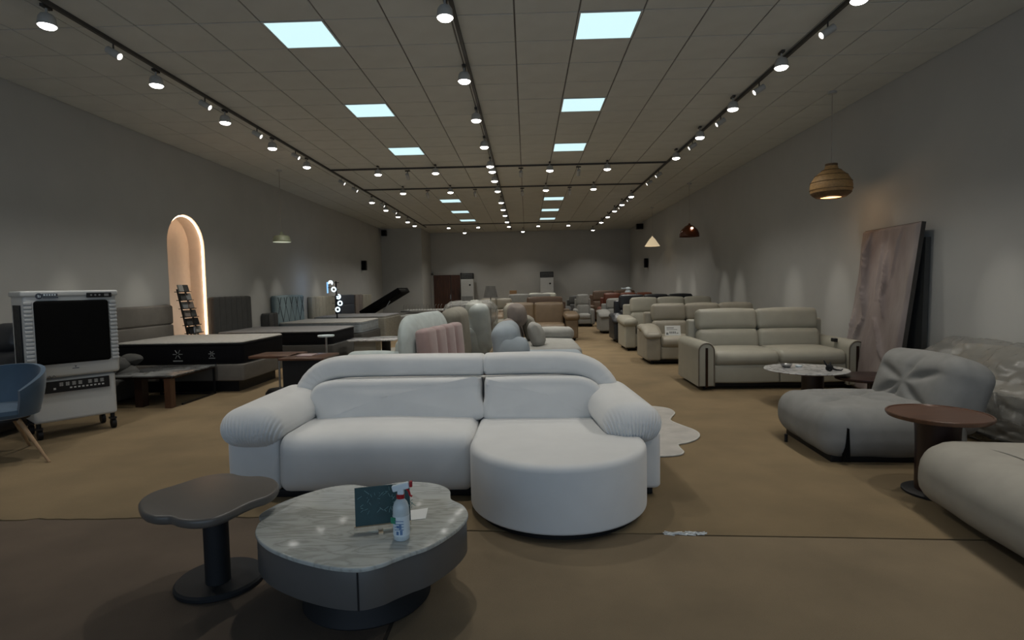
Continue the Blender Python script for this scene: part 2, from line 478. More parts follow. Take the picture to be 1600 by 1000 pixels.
# niche lining
nd = .30
prof = [(ny0, NZ0), (ny0, nzc)]+arc[1:-1]+[(ny1, nzc), (ny1, NZ0)]
mb = MB(); n = len(prof)
mb.add([(XL, y, z) for y, z in prof]+[(XL-nd, y, z) for y, z in prof], [(i, (i+1) % n, n+(i+1) % n, n+i) for i in range(n)]+[tuple(range(n, 2*n))])
lin = mb.build('niche_lining', 'niche', wl); lin['label'] = 'arched recess lined in warm white plaster'
pin = [(XL-.22, y, z) for y, z in [(ny0+.02, NZ0+.02), (ny0+.02, nzc)]+[(ny0+nr_+(a[0]-ny0-nr_)*.965, nzc+(a[1]-nzc)*.965) for a in arc[1:-1]]+[(ny1-.02, nzc), (ny1-.02, NZ0+.02)]]
pin2 = [(XL-.035, y, z) for x, y, z in pin]
MB().tube(pin2, .010, 6).build('led_strip', 'warmled', wl)

wall('wall_right', ([(XR,YF,0),(XR,YB,0),(XR,YB,4.2),(XR,YF,4.2)], [(3,2,1,0)]))
wall('wall_back', ([(XL,YB,0),(XR,YB,0),(XR,YB,4.2),(XL,YB,4.2)], [(3,2,1,0)]), 'wall_back')
tag(MB().box(XL, -4.42, 23.85, YB, 0, 4.02).build('wall_back_left', 'wall', smooth=False), kind='structure')
mb = MB()
mb.box(XL, -5.2, YF-.1, YF, 0, 4.2).box(4.2, XR, YF-.1, YF, 0, 4.2).box(-5.2, 4.2, YF-.1, YF, 2.95, 4.2).box(-5.2, 4.2, YF-.1, YF, 0, .12)
tag(mb.build('wall_front', 'wall', smooth=False), kind='structure')
w1 = MB()
for x in (-5.2, -2.85, -.5, 1.85, 4.15): w1.box(x, x+.05, YF-.08, YF-.02, .12, 2.95)
w1.box(-5.2, 4.2, YF-.08, YF-.02, .12, .17).box(-5.2, 4.2, YF-.08, YF-.02, 2.9, 2.95)
tag(w1.build('window_1', 'track', smooth=False), kind='structure')
# ceiling
ceil = tag(MB().box(XL-.1, XR+.1, YF-.1, YB+.1, CEIL+.012, CEIL+.1).build('ceiling', 'tbar', smooth=False), kind='structure')
W = .606; X0 = -2.4963; Y0 = 5.4451
panels = [(c, r) for r in (0, 4, 8, 18, 22, 26) for c in (0, 5)]
tme = None; cells = []
for r in range(-14, 35):
    for c in range(-6, 12):
        if (c, r) in panels: continue
        x, y = X0+(c+.5)*W, Y0+(r+.5)*W
        if y > YB: continue
        cells.append((y, x))
vis = sorted([q for q in cells if q[0] > 4.45])[:300]
vset = set(vis)
tb = MB(); h_ = W/2-.0075
tb.slab([(-h_,-h_),(h_,-h_),(h_,h_),(-h_,h_)], -.02, 0, .004, 0, 1)
first = tb.build('ceiling_tile', 'tile', ceil, smooth=False)
for i, (y, x) in enumerate(vis):
    o = first if i == 0 else ldup(first, ceil)
    o.location = (x, y, CEIL+.02+random.uniform(-.001, .001))
st = MB()
for q in cells:
    if q in vset: continue
    st.box(q[1]-h_, q[1]+h_, q[0]-h_, q[0]+h_, CEIL, CEIL+.02)
tag(st.build('far_ceiling_tiles', 'tile', ceil, smooth=False), kind='stuff')
# light panels
rown = {0: 'nearest the shopfront', 4: 'second from the front', 8: 'third from the front', 18: 'beyond the second cross track', 22: 'fifth from the front', 26: 'farthest from the camera'}
pan = None
for c, r in panels:
    lab = 'square flush ceiling light panel in the %s row, %s' % ('left' if c == 0 else 'right', rown[r])
    loc = (X0+(c+.5)*W, Y0+(r+.5)*W, CEIL-.005)
    if pan is None:
        pan = thing('ceiling_panel_light', lab, 'ceiling light', loc, 0, 'square ceiling light panels')
        f_ = MB(); k = .30; q = .282
        f_.box(-k, k, -k, -q, 0, .03).box(-k, k, q, k, 0, .03).box(-k, -q, -q, q, 0, .03).box(q, k, -q, q, 0, .03)
        f_.build('frame', 'white_pl', pan, smooth=False)
        MB().box(-q, q, -q, q, .004, .012).build('diffuser', 'panel', pan, smooth=False)
    else: dup(pan, loc, None, lab)
# tracks
def track(pts, label):
    mb = MB()
    for a, b_ in zip(pts, pts[1:]): mb.bar((*a, CEIL-.018), (*b_, CEIL-.018), .034, .034)
    return tag(mb.build('lighting_track', 'track', smooth=False), label, 'track', 'ceiling lighting tracks')
TL, TC, TR = -4.13, -.63, 2.98
track([(TL, -2.2), (TL, 23.4)], 'long dark lighting track along the left side of the ceiling')
track([(TC, -2.2), (TC, 25.0)], 'long dark lighting track down the middle of the ceiling')
track([(TR, -2.2), (TR, 23.9)], 'long dark lighting track along the right side of the ceiling')
track([(TL, 12.0), (TR, 12.0)], 'cross lighting track nearest the camera joining the left and right tracks')
track([(TL, 14.45), (TR, 14.45)], 'second cross lighting track behind the nearest one')
track([(TL, 22.6), (TR, 22.6)], 'far cross lighting track just before the back wall')
# down spots
def make_spot(label, loc):
    t = thing('track_spotlight', label, 'spotlight', loc, 0, 'track spotlights shining straight down')
    MB().box(-.018, .018, -.05, .05, .155, .18).build('adapter', 'track', t, smooth=False)
    MB().cyl(0, 0, .11, .16, .01, n=8).build('stem', 'canister', t)
    MB().shell([(.069, .004), (.073, .002), (.075, .006), (.066, .075), (.05, .10), (.0001, .102)], 24).build('housing', 'canister', t)
    MB().lathe([(.0001, -.024), (.03, -.022), (.055, -.014), (.069, 0), (.069, .008)], 24).build('lens', 'lens', t)
    spot('spot_lamp', t, (0, 0, -.03), (0, 0, -1), SPOT_W, 118, .7)
    return t
downs = []
ly = [5.02+1.475*i for i in range(5)]
names = ['nearest', 'second', 'third', 'fourth', 'fifth', 'sixth', 'seventh', 'eighth', 'ninth', 'tenth', 'eleventh', 'twelfth']
for side, X_, ys in (('left', TL-.08, ly+[15.5, 17.05, 18.65, 20.15, 21.4]), ('middle', TC-.05, [3.6]+[5.1+1.54*i for i in range(6)]+[16.05, 17.5, 18.95, 20.8]), ('right', TR-.1, ly+[15.5, 17.0, 18.4, 19.95, 21.6])):
    for i, y in enumerate(ys): downs.append((X_, y, 'round downward spotlight on the %s track, %s from the camera' % (side, names[i])))
for j, (yy, xs) in enumerate(((11.78, (-3.05, -1.85, -.67, .52, 1.7)), (14.15, (-3.05, -1.86, -.68, .52, 1.7)), (22.4, (-3.05, -1.88, -.66, .5, 1.69)))):
    for i, x in enumerate(xs): downs.append((x, yy, 'round downward spotlight on the %s cross track, %s from the left' % (('nearest', 'second', 'far')[j], names[i] if i else 'first')))
for x, lab in ((-2.65, 'left'), (-.12, 'middle'), (2.9, 'right')): downs.append((x, 24.5, 'small round downward spotlight close to the back wall, ' + lab + ' one of three'))
for X_, w_ in ((TL-.08, 'left'), (TC-.05, 'middle'), (TR-.1, 'right')):
    for i, y in enumerate({'left': (3.545,), 'middle': (), 'right': (3.545, 2.07)}[w_]): downs.append((X_, y, 'round downward spotlight on the %s track near the shopfront, %s' % (w_, ('just outside the view', 'closest to the glass')[i])))
base = None
for x, y, lab in downs:
    if base is None: base = make_spot(lab, (x, y, 3.835))
    else: dup(base, (x, y, 3.835), None, lab)
# turned spots (tilted cans)
def make_turned(label, loc, rz):
    t = thing('turned_track_spotlight', label, 'spotlight', loc, rz, 'track spotlights turned aside')
    MB().box(-.018, .018, -.05, .05, .155, .18).build('adapter', 'track', t, smooth=False)
    MB().cyl(0, 0, .05, .16, .008, n=8).build('stem', 'track', t)
    q = T(0, 0, .05) @ RY(-R(58))
    MB(q).shell([(.034, -.075), (.038, -.075), (.038, .07), (.03, .075), (.0001, .075)], 16).build('housing', 'canister', t)
    MB(q).lathe([(.034, 0), (.034, .006)], 16, mx=T(0, 0, -.068)).build('lens', 'lens_dim', t)
    return t
tb0 = None
wash = []
for side, X_, rz in (('left', TL, 0), ('right', TR, PI)):
    for i, y in enumerate([5.72, 7.34, 8.75, 10.2, 12.75, 13.7, 16.3, 17.8]):
        lab = 'small tilted spotlight turned to the %s wall, %s from the camera' % (side, names[i])
        loc = (X_, y, 3.835)
        if tb0 is None: t = tb0 = make_turned(lab, loc, rz)
        else: t = dup(tb0, loc, rz, lab)
        wash.append((t, y, side))
for j, (yy, xs) in enumerate(((12.1, (-2.5, -.08, 1.14)), (14.55, (-2.5, -1.28, -.07, 1.14)))):
    for i, x in enumerate(xs): dup(tb0, (x, yy, 3.80), PI/2, 'small tilted spotlight on the %s cross track, %s from the left' % (('nearest', 'second')[j], names[i] if i else 'first'))
for t, y, side in wash:
    spot('wash_lamp', t, (-.07, 0, .0), (-1.72 if side == 'right' else -2.0, 0, -2.75), WASH_W, 17, 1, (1, .95, .86), .03)

# back wall furniture of the room
dr = tag(MB().box(-4.42, -4.30, 25.98, YB, 0, 2.16).box(-3.06, -2.98, 25.98, YB, 0, 2.16).box(-4.42, -2.98, 25.98, YB, 2.07, 2.16).build('door_1', 'frame_w', smooth=False), kind='structure')
for x0, x1, m_ in ((-4.29, -3.52, 'doorwood'), (-3.49, -3.07, 'doorwood')):
    d = MB().box(x0, x1, 26.0, 26.05, 0, 2.06)
    for k in range(3): d.box(x0+.08+(x1-x0-.1)*k/3, x0+(x1-x0-.1)*(k+1)/3, 25.985, 26.0, .12, 1.94)
    p = d.build('door_leaf', m_, dr, smooth=False)
MB().box(-3.54, -3.50, 25.94, 25.98, .95, 1.15).build('door_handle', 'silver', dr, smooth=False)
def pilaster_tv(x0, x1, label):
    t = thing('standing_air_conditioner', label, 'air conditioner', ((x0+x1)/2, 25.6, 0), 0, 'standing air conditioners by the back wall'); w_ = (x1-x0)/2
    MB().rbox(-w_, w_, -.2, .2, .02, 1.86, .03, 1).build('body', 'acwhite', t)
    MB().rbox(-w_, w_, -.2, .2, 1.86, 2.12, .02, 1).build('air_outlet', 'black', t)
    gl = MB()
    for k in range(6): gl.box(-w_+.03, w_-.03, -.215, -.2, 1.89+.035*k, 1.90+.035*k)
    gl.build('louvres', 'acgrey', t, smooth=False)
    MB().box(-w_+.03, w_-.03, -.206, -.199, .3, 1.08).build('intake_grille', 'acgrey', t, smooth=False)
    MB().box(-w_+.0, w_-.0, -.01, .01, 0, .02).build('foot', 'black', t, smooth=False)
    MB().box(w_-.2, w_-.12, -.21, -.2, 1.55, 1.62).build('display', 'black', t, smooth=False)
pilaster_tv(-2.98, -2.40, 'standing white air conditioner with black outlet, beside the dark brown door')
pilaster_tv(.62, 1.22, 'standing white air conditioner with black outlet, right of the middle of the back wall')
def speaker(label, loc, w_, d, h, name='wall_speaker', cat='speaker'):
    t = thing(name, label, cat, loc)
    MB().rbox(-w_/2, w_/2, -d/2, d/2, -h/2, h/2, .015, 1).build('housing', 'black', t)
    MB().rbox(-w_/2+.01, w_/2-.01, -d/2-.008, -d/2+.004, -h/2+.02, h/2-.02, .004, 1).build('grille', 'vent', t)
    MB().box(-.02, .02, d/2, d/2+.03, -.02, .02).build('bracket', 'black', t, smooth=False)
speaker('black slim box on the far left wall above the beds', (-6.03, 20.9, 2.36), .16, .16, .36)
speaker('black slim box on the far right wall below the cone lamp', (4.68, 22.2, 2.3), .14, .14, .36)
speaker('small black speaker under the ceiling in the far left corner', (-5.95, 23.65, 3.82), .2, .2, .24)
speaker('small black speaker under the ceiling on the far right wall', (4.6, 23.0, 3.80), .26, .2, .22)
# ================================================================== MAIN SOFA (foreground)
S0 = (-.6, 4.1, 0)
sofa = thing('sectional_sofa', 'large white velvet sectional sofa with rounded chaise and pleated arms, behind the marble table', 'sofa', S0)
off = T(-S0[0], -S0[1], 0)
def SM(): return MB(off.copy())
def wob(p, a=.004, s=6):
    nv = noise.noise_vector(Vector(p)*s); return (p[0]+nv.x*a, p[1]+nv.y*a, p[2]+nv.z*a)
# seat, left two places
def seat_fn(p):
    x, y, z = p
    if z > .3: z += .012*math.sin(PI*max(0, min(1, (x+1.73)/1.35)))
    return wob((x, y, z), .005, 4)
SM().rbox(-1.735, -.385, 3.74, 4.5, .05, .455, (.06, .11, .10), (16, 10, 6), .012, seat_fn).build('seat', 'white_fab', sofa)
# chaise: straight back part, half-round front with a corner in front of the arm
cx, cy, cr = .185, 3.665, .575
out = [(-.375, 4.45), (-.38, 4.1), (-.385, 3.8)]
for i in range(0, 33):
    a = PI+PI*i/32; out.append((cx+cr*math.cos(a), cy+(cr+.005)*math.sin(a)))
out += [(.757, 3.71), (.745, 3.75), (.70, 3.775), (.63, 3.785), (.575, 3.80), (.55, 3.85), (.535, 4.0), (.52, 4.2), (.51, 4.45)]
dn = []
for i in range(len(out)):
    a, b_ = Vector(out[i]), Vector(out[(i+1) % len(out)])
    k = max(1, int((b_-a).length/.06)); dn += [tuple(a+(b_-a)*q/k) for q in range(k)]
SM().slab(dn, .045, .445, .02, .045, 5, .012).build('chaise_seat', 'white_fab', sofa, angle=60)
# lower back cushions
bl = smooth_loop([(-1.58, .40), (-1.655, .47), (-1.70, .56), (-1.695, .64), (-1.645, .705), (-1.55, .735), (-1.40, .742), (-.9, .745), (-.42, .742), (-.372, .725), (-.366, .6), (-.372, .42), (-.9, .40)], 5)
br = smooth_loop([(-.335, .42), (-.34, .6), (-.334, .725), (-.29, .742), (0, .748), (.30, .745), (.42, .735), (.51, .70), (.565, .635), (.57, .56), (.52, .47), (.44, .40), (0, .40)], 5)
def back_c(o_, tl):
    mx = off @ T(0, 4.44, .42) @ RX(-R(tl)) @ T(0, 0, -.42) @ RX(R(90))
    return MB(mx).slab(o_, 0, .20, .0, .05, 6, .018)
back_c(bl, 5).build('back_cushion', 'white_fab', sofa, angle=75)
back_c(br, 5).build('back_cushion', 'white_fab', sofa, angle=75)
# arched top bolsters
def bolster(path, xs):
    mb = MB(off @ T(0, 4.55, 0) @ T(0, 0, .7) @ RX(-R(6)) @ T(0, 0, -.7))
    mb.sweep(smooth_path(path, 6), .092, .17, 28, 3.2, 5, capr=.035)
    # fine gathers round the bend
    for i, p in enumerate(mb.v):
        q = off.inverted() @ p
        d = abs(q.x-xs)
        wgt = max(0, 1-d/.34)
        ang = math.atan2(q.z-.58, abs(q.x-(-1.45 if xs < 0 else .32)))
        mb.v[i] = p + Vector((0, -1, .3))*(.003*wgt*math.sin(ang*42))
    return mb
bolster([(-1.795, .605), (-1.775, .66), (-1.73, .725), (-1.655, .785), (-1.55, .818), (-1.4, .828), (-1.1, .83), (-.8, .83), (-.385, .826)], -1.72).build('top_bolster', 'white_fab', sofa, angle=75)
bolster([(-.32, .828), (-.1, .832), (.15, .832), (.30, .826), (.42, .808), (.52, .762), (.585, .70), (.625, .64), (.645, .58)], .6).build('top_bolster', 'white_fab', sofa, angle=75)
SM().rbox(-1.86, .70, 4.6, 4.86, .05, .70, .08, 6).build('back_frame', 'white_fab', sofa)
# pleated arm rolls
def arm(x0, x1, inward):
    xm = (x0+x1)/2
    def fn(p):
        x, y, z = p
        t = (y-3.66)/.95
        z2 = z+.045*max(0, t)-.01
        # plump across
        fz = max(0, min(1, (z-.36)/.27))
        wf = max(0, min(1, (3.90-y)/.12))
        # gathers: vertical ridges on the front dome, tighter towards the bottom seam
        u = (x-xm)/((.55+.45*fz)*(x1-x0)/2)
        edge = max(0, 1-max(0, fz-.55)/.45)
        am = .0115*wf*(.4+.6*(1-fz))*edge
        rid = math.sin(u*44+1.6*noise.noise(Vector((x*9, z*4, 0))))
        y2 = y-am*rid
        if fz < .25 and wf > 0: y2 += .02*(.25-fz)/.25
        xi = x+inward*.10*max(0, t)
        return (xi, y2, z2)
    return SM().rbox(x0, x1, 3.70, 4.62, .375, .655, (.16, .12, .135), (44, 8, 4), .008, fn, cs=22)
arm(-2.15, -1.72, 1).build('arm', 'white_fab', sofa, angle=80)
arm(.52, .915, -1).build('arm', 'white_fab', sofa, angle=80)
SM().rbox(-2.11, -1.745, 3.80, 4.75, .05, .45, (.05, .04, .03), 4).build('arm_base', 'white_fab', sofa)
SM().rbox(.54, .90, 3.80, 4.75, .05, .45, (.05, .04, .03), 4).build('arm_base', 'white_fab', sofa)
SM().rbox(-2.06, .85, 3.84, 4.8, .0, .06, .01, 1).build('plinth', 'black', sofa)
SM().cyl(cx, cy, .0, .05, .52, n=40).build('plinth', 'black', sofa)

# ================================================================== TABLES (front)
CT = [(-1.305,2.62),(-1.265,2.545),(-1.26,2.50),(-1.22,2.40),(-1.12,2.285),(-.98,2.19),(-.84,2.125),(-.74,2.095),(-.655,2.09),(-.585,2.125),(-.545,2.165),(-.49,2.215),(-.425,2.27),(-.36,2.37),(-.31,2.49),(-.295,2.60),(-.33,2.71),(-.395,2.785),(-.41,2.83),(-.43,2.93),(-.50,3.01),(-.60,3.05),(-.71,3.055),(-.80,3.01),(-.87,2.985),(-.98,3.02),(-1.09,2.985),(-1.18,2.90),(-1.27,2.76)]
cc = (-.80, 2.58)
def scl(o_, s_): return [(cc[0]+(x-cc[0])*s_-cc[0], cc[1]+(y-cc[1])*s_-cc[1]) for x, y in o_]
cto = smooth_loop(CT, 5)
ct = thing('coffee_table', 'wavy cloud-shaped coffee table with grey marble top and dark drawer body', 'table', (cc[0], cc[1], 0))
MB().slab(scl(cto, 1), .362, .38, .003, .006, 3).build('marble_top', 'marble', ct)
bo = scl(cto, .985)
k0 = min(range(len(bo)), key=lambda i: (bo[i][0]+cc[0]+.665)**2+(bo[i][1]+cc[1]-2.09)**2)
MB().slab(bo, .205, .361, .004, .002, 2).build('drawer_body', 'tbl_body', ct)
bx, by = bo[k0]
MB().box(bx-.003, bx+.003, by-.0035, by+.02, .207, .360).build('drawer_seam', 'black', ct, smooth=False)
kl = min(range(len(bo)), key=lambda i: (bo[i][0]+cc[0]+1.245)**2+(bo[i][1]+cc[1]-2.50)**2)
MB().lathe([(.285, 0), (.295, .01), (.28, .05), (.24, .10), (.22, .205)], 56, .02, .0).build('base', 'blacktex', ct)
# side table
ST = [(-1.775,2.45),(-1.71,2.385),(-1.645,2.35),(-1.60,2.345),(-1.565,2.345),(-1.51,2.315),(-1.43,2.30),(-1.36,2.325),(-1.32,2.395),(-1.30,2.47),(-1.275,2.53),(-1.24,2.58),(-1.235,2.66),(-1.265,2.75),(-1.33,2.83),(-1.41,2.87),(-1.47,2.87),(-1.53,2.885),(-1.60,2.92),(-1.68,2.91),(-1.74,2.86),(-1.775,2.79),(-1.805,2.73),(-1.84,2.67),(-1.85,2.60),(-1.825,2.52)]
sc = (-1.56, 2.70); s2 = (-1.49, 2.57)
stt = thing('side_table', 'small brown cloud-shaped side table on a thick black pedestal', 'table', (sc[0], sc[1], 0))
MB(T(-sc[0], -sc[1], 0)).slab(smooth_loop(ST, 4), .44, .485, .022, .014, 4).build('tabletop', 'tbl_taupe', stt)
MB().cyl(.015, -.045, .02, .445, .057, n=32).build('pedestal', 'blacktex', stt)
MB().lathe([(.197,0),(.207,.008),(.207,.022),(.197,.032),(.0001,.034)], 48, .0, 0).build('base_plate', 'blacktex', stt)
# chalkboard on a little easel
cb = thing('chalkboard_sign', 'small green chalkboard on a wooden holder, standing on the marble table', 'sign', (-.66, 2.43, .38), R(16))
q = T(0, 0, .03) @ RX(-R(10))
MB(q).box(-.115, .125, -.004, .004, 0, .165).build('board', 'board', cb, smooth=False)
MB(q).box(-.12, .125, -.028, .012, -.014, 0).build('ledge', 'pine', cb, smooth=False)
MB().box(-.018, .002, -.05, .06, 0, .008).box(-.016, 0, -.012, .004, 0, .03).build('stand', 'pine', cb, smooth=False)
ch = MB(q); rs = random.Random(11)
for row, (zz, hh, nn) in enumerate(((.11, .034, 3), (.05, .042, 4))):
    for i in range(nn):
        x = -.085+i*.058+rs.uniform(-.004, .004)
        for _ in range(6):
            a = (x+rs.uniform(0, .04), -.006, zz+rs.uniform(0, hh)); b_ = (a[0]+rs.uniform(-.022, .022), -.006, a[2]+rs.uniform(-.018, .018))
            ch.tube([a, b_], .0013, 4)
tag(ch.build('chalk_writing', 'chalk', cb), kind='stuff')
# spray bottle
sb = thing('spray_bottle', 'clear spray bottle with white nozzle and red trigger on the marble table', 'bottle', (-.555, 2.345, .38), R(0))
MB().lathe([(.030,0),(.034,.004),(.035,.02),(.035,.125),(.034,.14),(.028,.16),(.018,.172),(.014,.176),(.014,.185)], 28).build('bottle_body', 'bottle', sb)
MB().lathe([(.0355,.022),(.0358,.024),(.0358,.105),(.0355,.107)], 28).build('label', 'label', sb)
pr = MB()
for i, (a0, z0, z1) in enumerate(((-1.95, .03, .045), (-1.5, .03, .05), (-1.6, .055, .075), (-1.9, .06, .07))):
    for k in range(5):
        a = a0+k*.06; pr.box(-.0009, .0009, -.0365, -.0358, z0, z1, RZ(a+PI/2+0))
for k in range(4):
    pr.box(-.02, .018, -.0372, -.0362, .052+.012*k, .0545+.012*k)
pr.build('label_print', 'bluetxt', sb, smooth=False)
MB().box(-.030, -.008, -.0372, -.033, .078, .104, RZ(-.25)).build('green_mark', 'green', sb, smooth=False)
MB().cyl(0, 0, .178, .196, .0175, n=20).build('collar', 'red', sb)
h = MB(); h.rbox(-.035, .040, -.011, .011, .212, .240, .006, 3, mx=T(0,0,.225) @ RY(-R(14)) @ T(0,0,-.225))
h.rbox(-.012, .016, -.011, .011, .192, .222, .005, 2); h.build('spray_head', 'label', sb)
tr = MB(); tr.tube([(.022, 0, .222), (.036, 0, .208), (.041, 0, .190), (.050, 0, .184)], .005, 6); tr.rbox(.040, .052, -.008, .008, .226, .252, .003, 2); tr.build('trigger', 'red', sb)
tag(MB(T(-.525, 2.60, .381) @ RZ(R(12))).add([(-.045,-.06,.001),(.025,-.06,.002),(.04,.055,.006),(-.05,.055,.001),(-.045,-.06,0),(.025,-.06,.001),(.04,.055,.005),(-.05,.055,0)], [(0,1,2,3),(7,6,5,4),(0,4,5,1),(1,5,6,2),(2,6,7,3),(3,7,4,0)]).build('paper_slip', 'paper', smooth=False), 'white slip of paper lying behind the spray bottle', 'paper')

# ================================================================== RUG
rg = [(.70,6.7),(1.2,6.72),(1.41,6.64),(1.56,6.56),(1.635,6.44),(1.63,6.26),(1.55,6.08),(1.50,5.92),(1.55,5.72),(1.625,5.52),(1.63,5.36),(1.56,5.20),(1.44,5.08),(1.34,5.02),(1.325,4.90),(1.32,4.78),(1.24,4.70),(1.0,4.69),(.5,4.9),(.1,5.2),(-.3,5.1),(-.6,5.4),(-.5,5.9),(-.7,6.3),(-.3,6.6),(.2,6.5)]
rgo = [(x-.8, y-5.7) for x, y in smooth_loop(rg, 5)]
ru = thing('wavy_rug', 'pale wavy-edged rug on the carpet behind the white sectional sofa', 'rug', (.8, 5.7, 0))
MB().slab(rgo, .001, .014, 0, .004, 2).build('pile', 'rug', ru)
MB().tube([(x, y, .010) for x, y in rgo], .008, 6, True).build('bound_edge', 'rug_rim', ru)

# ================================================================== RIGHT FOREGROUND
# low beige ottoman sofa module
def otf(p):
    x, y, z = p
    return wob((x, y, z), .012, 2.6)
bo_ = thing('lounge_module', 'low beige fabric sofa module in the bottom right corner', 'sofa', (3.1, 2.7, 0), R(-6))
MB().rbox(-.74, 1.1, -1.0, .88, .03, .44, (.20, .15, .17), (14, 14, 5), .02, otf).build('seat', 'ottoman', bo_, angle=80)
MB().rbox(-.5, .95, -.85, .72, 0, .05, .01, 1).build('plinth', 'black', bo_)
mbp = [(-.42, -1.0, .435), (-.42, -.6, .452), (-.43, .1, .455), (-.43, .45, .452), (-.47, .60, .44), (-.53, .72, .41)]
MB().tube(smooth_path(mbp, 6), .006, 6).build('piping', 'ottoman', bo_)
# grey armless chair
gc = thing('lounge_chair', 'low dark grey fabric lounge chair with tufted seat facing left', 'armchair', (3.02, 4.95, 0), R(-3))
def dimple(pts, dep, rad, ax):
    def fn(p):
        p = Vector(p)
        for c_, in pts:
            d = (p-Vector(c_)).length
            if d < rad*2.5: p = p+ax*(-dep*math.exp(-(d/rad)**2))
        nv = noise.noise_vector(p*5); p += nv*.010
        return tuple(p)
    return fn
def crease(lines, dep, w_, ax):
    # long soft creases between pairs of points
    def fn(p):
        p = Vector(p); tot = 0
        for a, b_ in lines:
            a = Vector(a); b_ = Vector(b_); ab = b_-a; t = max(0, min(1, (p-a).dot(ab)/ab.length_squared)); d = (p-(a+ab*t)).length
            tot = max(tot, math.exp(-(d/w_)**2)*(1-.6*abs(t-.5)*2))
        nv = noise.noise_vector(p*4); p = p-ax*dep*tot+nv*.010
        return tuple(p)
    return fn
sc1 = (-.18, .02, .458)
lines = [(sc1, (-.52, -.2, .45)), (sc1, (-.45, .35, .45)), (sc1, (.05, -.32, .455)), (sc1, (.2, .3, .455)), (sc1, (.1, .0, .455)), (sc1, (-.46, .06, .45))]
MB().rbox(-.66, .45, -.56, .48, .04, .43, (.14, .13, .15), (26, 26, 6), .03, crease(lines, .06, .035, Vector((0, 0, 1)))).build('seat', 'grey_fab', gc, angle=80)
# the fold at the near front corner
MB().add([(-.52,-.575,.03),(-.475,-.578,.03),(-.495,-.592,.30),(-.502,-.592,.30),(-.52,-.53,.03),(-.475,-.53,.03),(-.495,-.53,.30),(-.502,-.53,.30)], [(0,1,2,3),(7,6,5,4),(0,4,5,1),(1,5,6,2),(2,6,7,3),(3,7,4,0)]).build('corner_fold', 'vent', gc, smooth=False)
mxb = T(.28, 0, .34) @ RY(R(17))
bl_ = [((-.12,-.05,.22), (-.13,-.35,.05)), ((-.12,-.05,.22), (-.12,.3,.3)), ((-.12,-.05,.22), (-.12,-.12,.44)), ((-.12,-.05,.22), (-.12,.28,.06)), ((-.12,-.05,.22), (-.12,-.4,.34)), ((-.12,-.05,.22), (-.12,.10,.02))]
MB(mxb).rbox(-.12, .28, -.54, .46, -.08, .50, (.13, .13, .13), (8, 34, 28), .03, crease(bl_, .055, .038, Vector((-1, 0, 0)))).build('backrest', 'grey_fab', gc, angle=80)
MB().rbox(-.58, .5, -.48, .4, 0, .06, .01, 1).build('plinth', 'black', gc)
MB().cyl(-.69, .12, 0, .07, .015, n=10).build('foot', 'black', gc)
# walnut round side table
wt = thing('round_side_table', 'round walnut side table on a drum pedestal between grey chair and beige module', 'table', (2.76, 3.82, 0))
MB().lathe([(.0001,.515),(.24,.515),(.29,.522),(.30,.535),(.30,.548),(.296,.552),(.288,.552),(.284,.546),(.0001,.545)], 56).build('tabletop', 'walnut', wt)
MB().lathe([(.125,.02),(.125,.3),(.13,.45),(.14,.515)], 40).build('pedestal', 'walnut_dk', wt)
MB().lathe([(.19,0),(.20,.006),(.20,.016),(.19,.022),(.0001,.024)], 48).build('base_plate', 'black', wt)
# round marble top table and dark oval table
mt1 = thing('round_coffee_table', 'round white marble coffee table with dark drum leg before the cream sofa', 'table', (3.29, 6.70, 0))
MB().lathe([(.0001,.40),(.43,.40),(.455,.41),(.46,.415),(.455,.422),(.0001,.424)], 56).build('marble_top', 'marblew', mt1)
MB(T(.08, .0, 0)).lathe([(.12,.0),(.12,.40)], 36).build('drum_leg', 'walnut_dk', mt1)
mt2 = thing('nesting_table', 'lower dark wood nesting table right of the round marble table', 'table', (3.98, 6.45, 0))
ov = [(.455*math.cos(2*PI*i/48), .36*math.sin(2*PI*i/48)) for i in range(48)]
MB().slab(ov, .33, .362, .008, .004, 2).build('tabletop', 'walnut_dk', mt2)
for x, y in ((.06, .05), (.30, -.15), (-.2, -.2)): MB().cyl(x, y, 0, .332, .035, n=16).build('leg', 'walnut_dk', mt2)
# ornament: small dark dragonfly-like clip thing
orn = thing('dark_ornament', 'small black figurine on the right side of the round marble table', 'ornament', (3.46, 6.50, .424))
MB().rbox(-.035, .035, -.02, .02, .0, .07, .018, 4, .004, lambda p: wob(p, .012, 22)).build('body', 'blacktex', orn)
MB().tube([(-.02,0,.05),(-.05,0,.09),(-.06,.01,.12)], [.012,.009,.005], 7).build('neck', 'blacktex', orn)
MB().tube([(.02,0,.03),(.07,-.02,.012),(.115,-.03,.010),(.135,-.03,.022)], [.013,.010,.008,.006], 7).build('tail', 'blacktex', orn)
MB().tube([(.0,0,.06),(.02,.01,.10)], [.011,.005], 7).build('wing', 'blacktex', orn)
MB().tube([(-.01,-.02,.02),(-.03,-.06,.008)], .007, 6).build('leg', 'blacktex', orn)
bw = thing('glass_bowl', 'small grey glass bowl at the left of the round marble table', 'bowl', (3.12, 6.83, .424))
MB().shell([(.03,0),(.045,.004),(.065,.03),(.07,.04),(.063,.04),(.058,.03),(.04,.01),(.0001,.008)], 24).build('bowl', 'silver', bw)
MB(T(.15, 0, 0)).shell([(.02,0),(.035,.004),(.04,.02),(.034,.02),(.0001,.006)], 20).build('dish', 'label', bw)

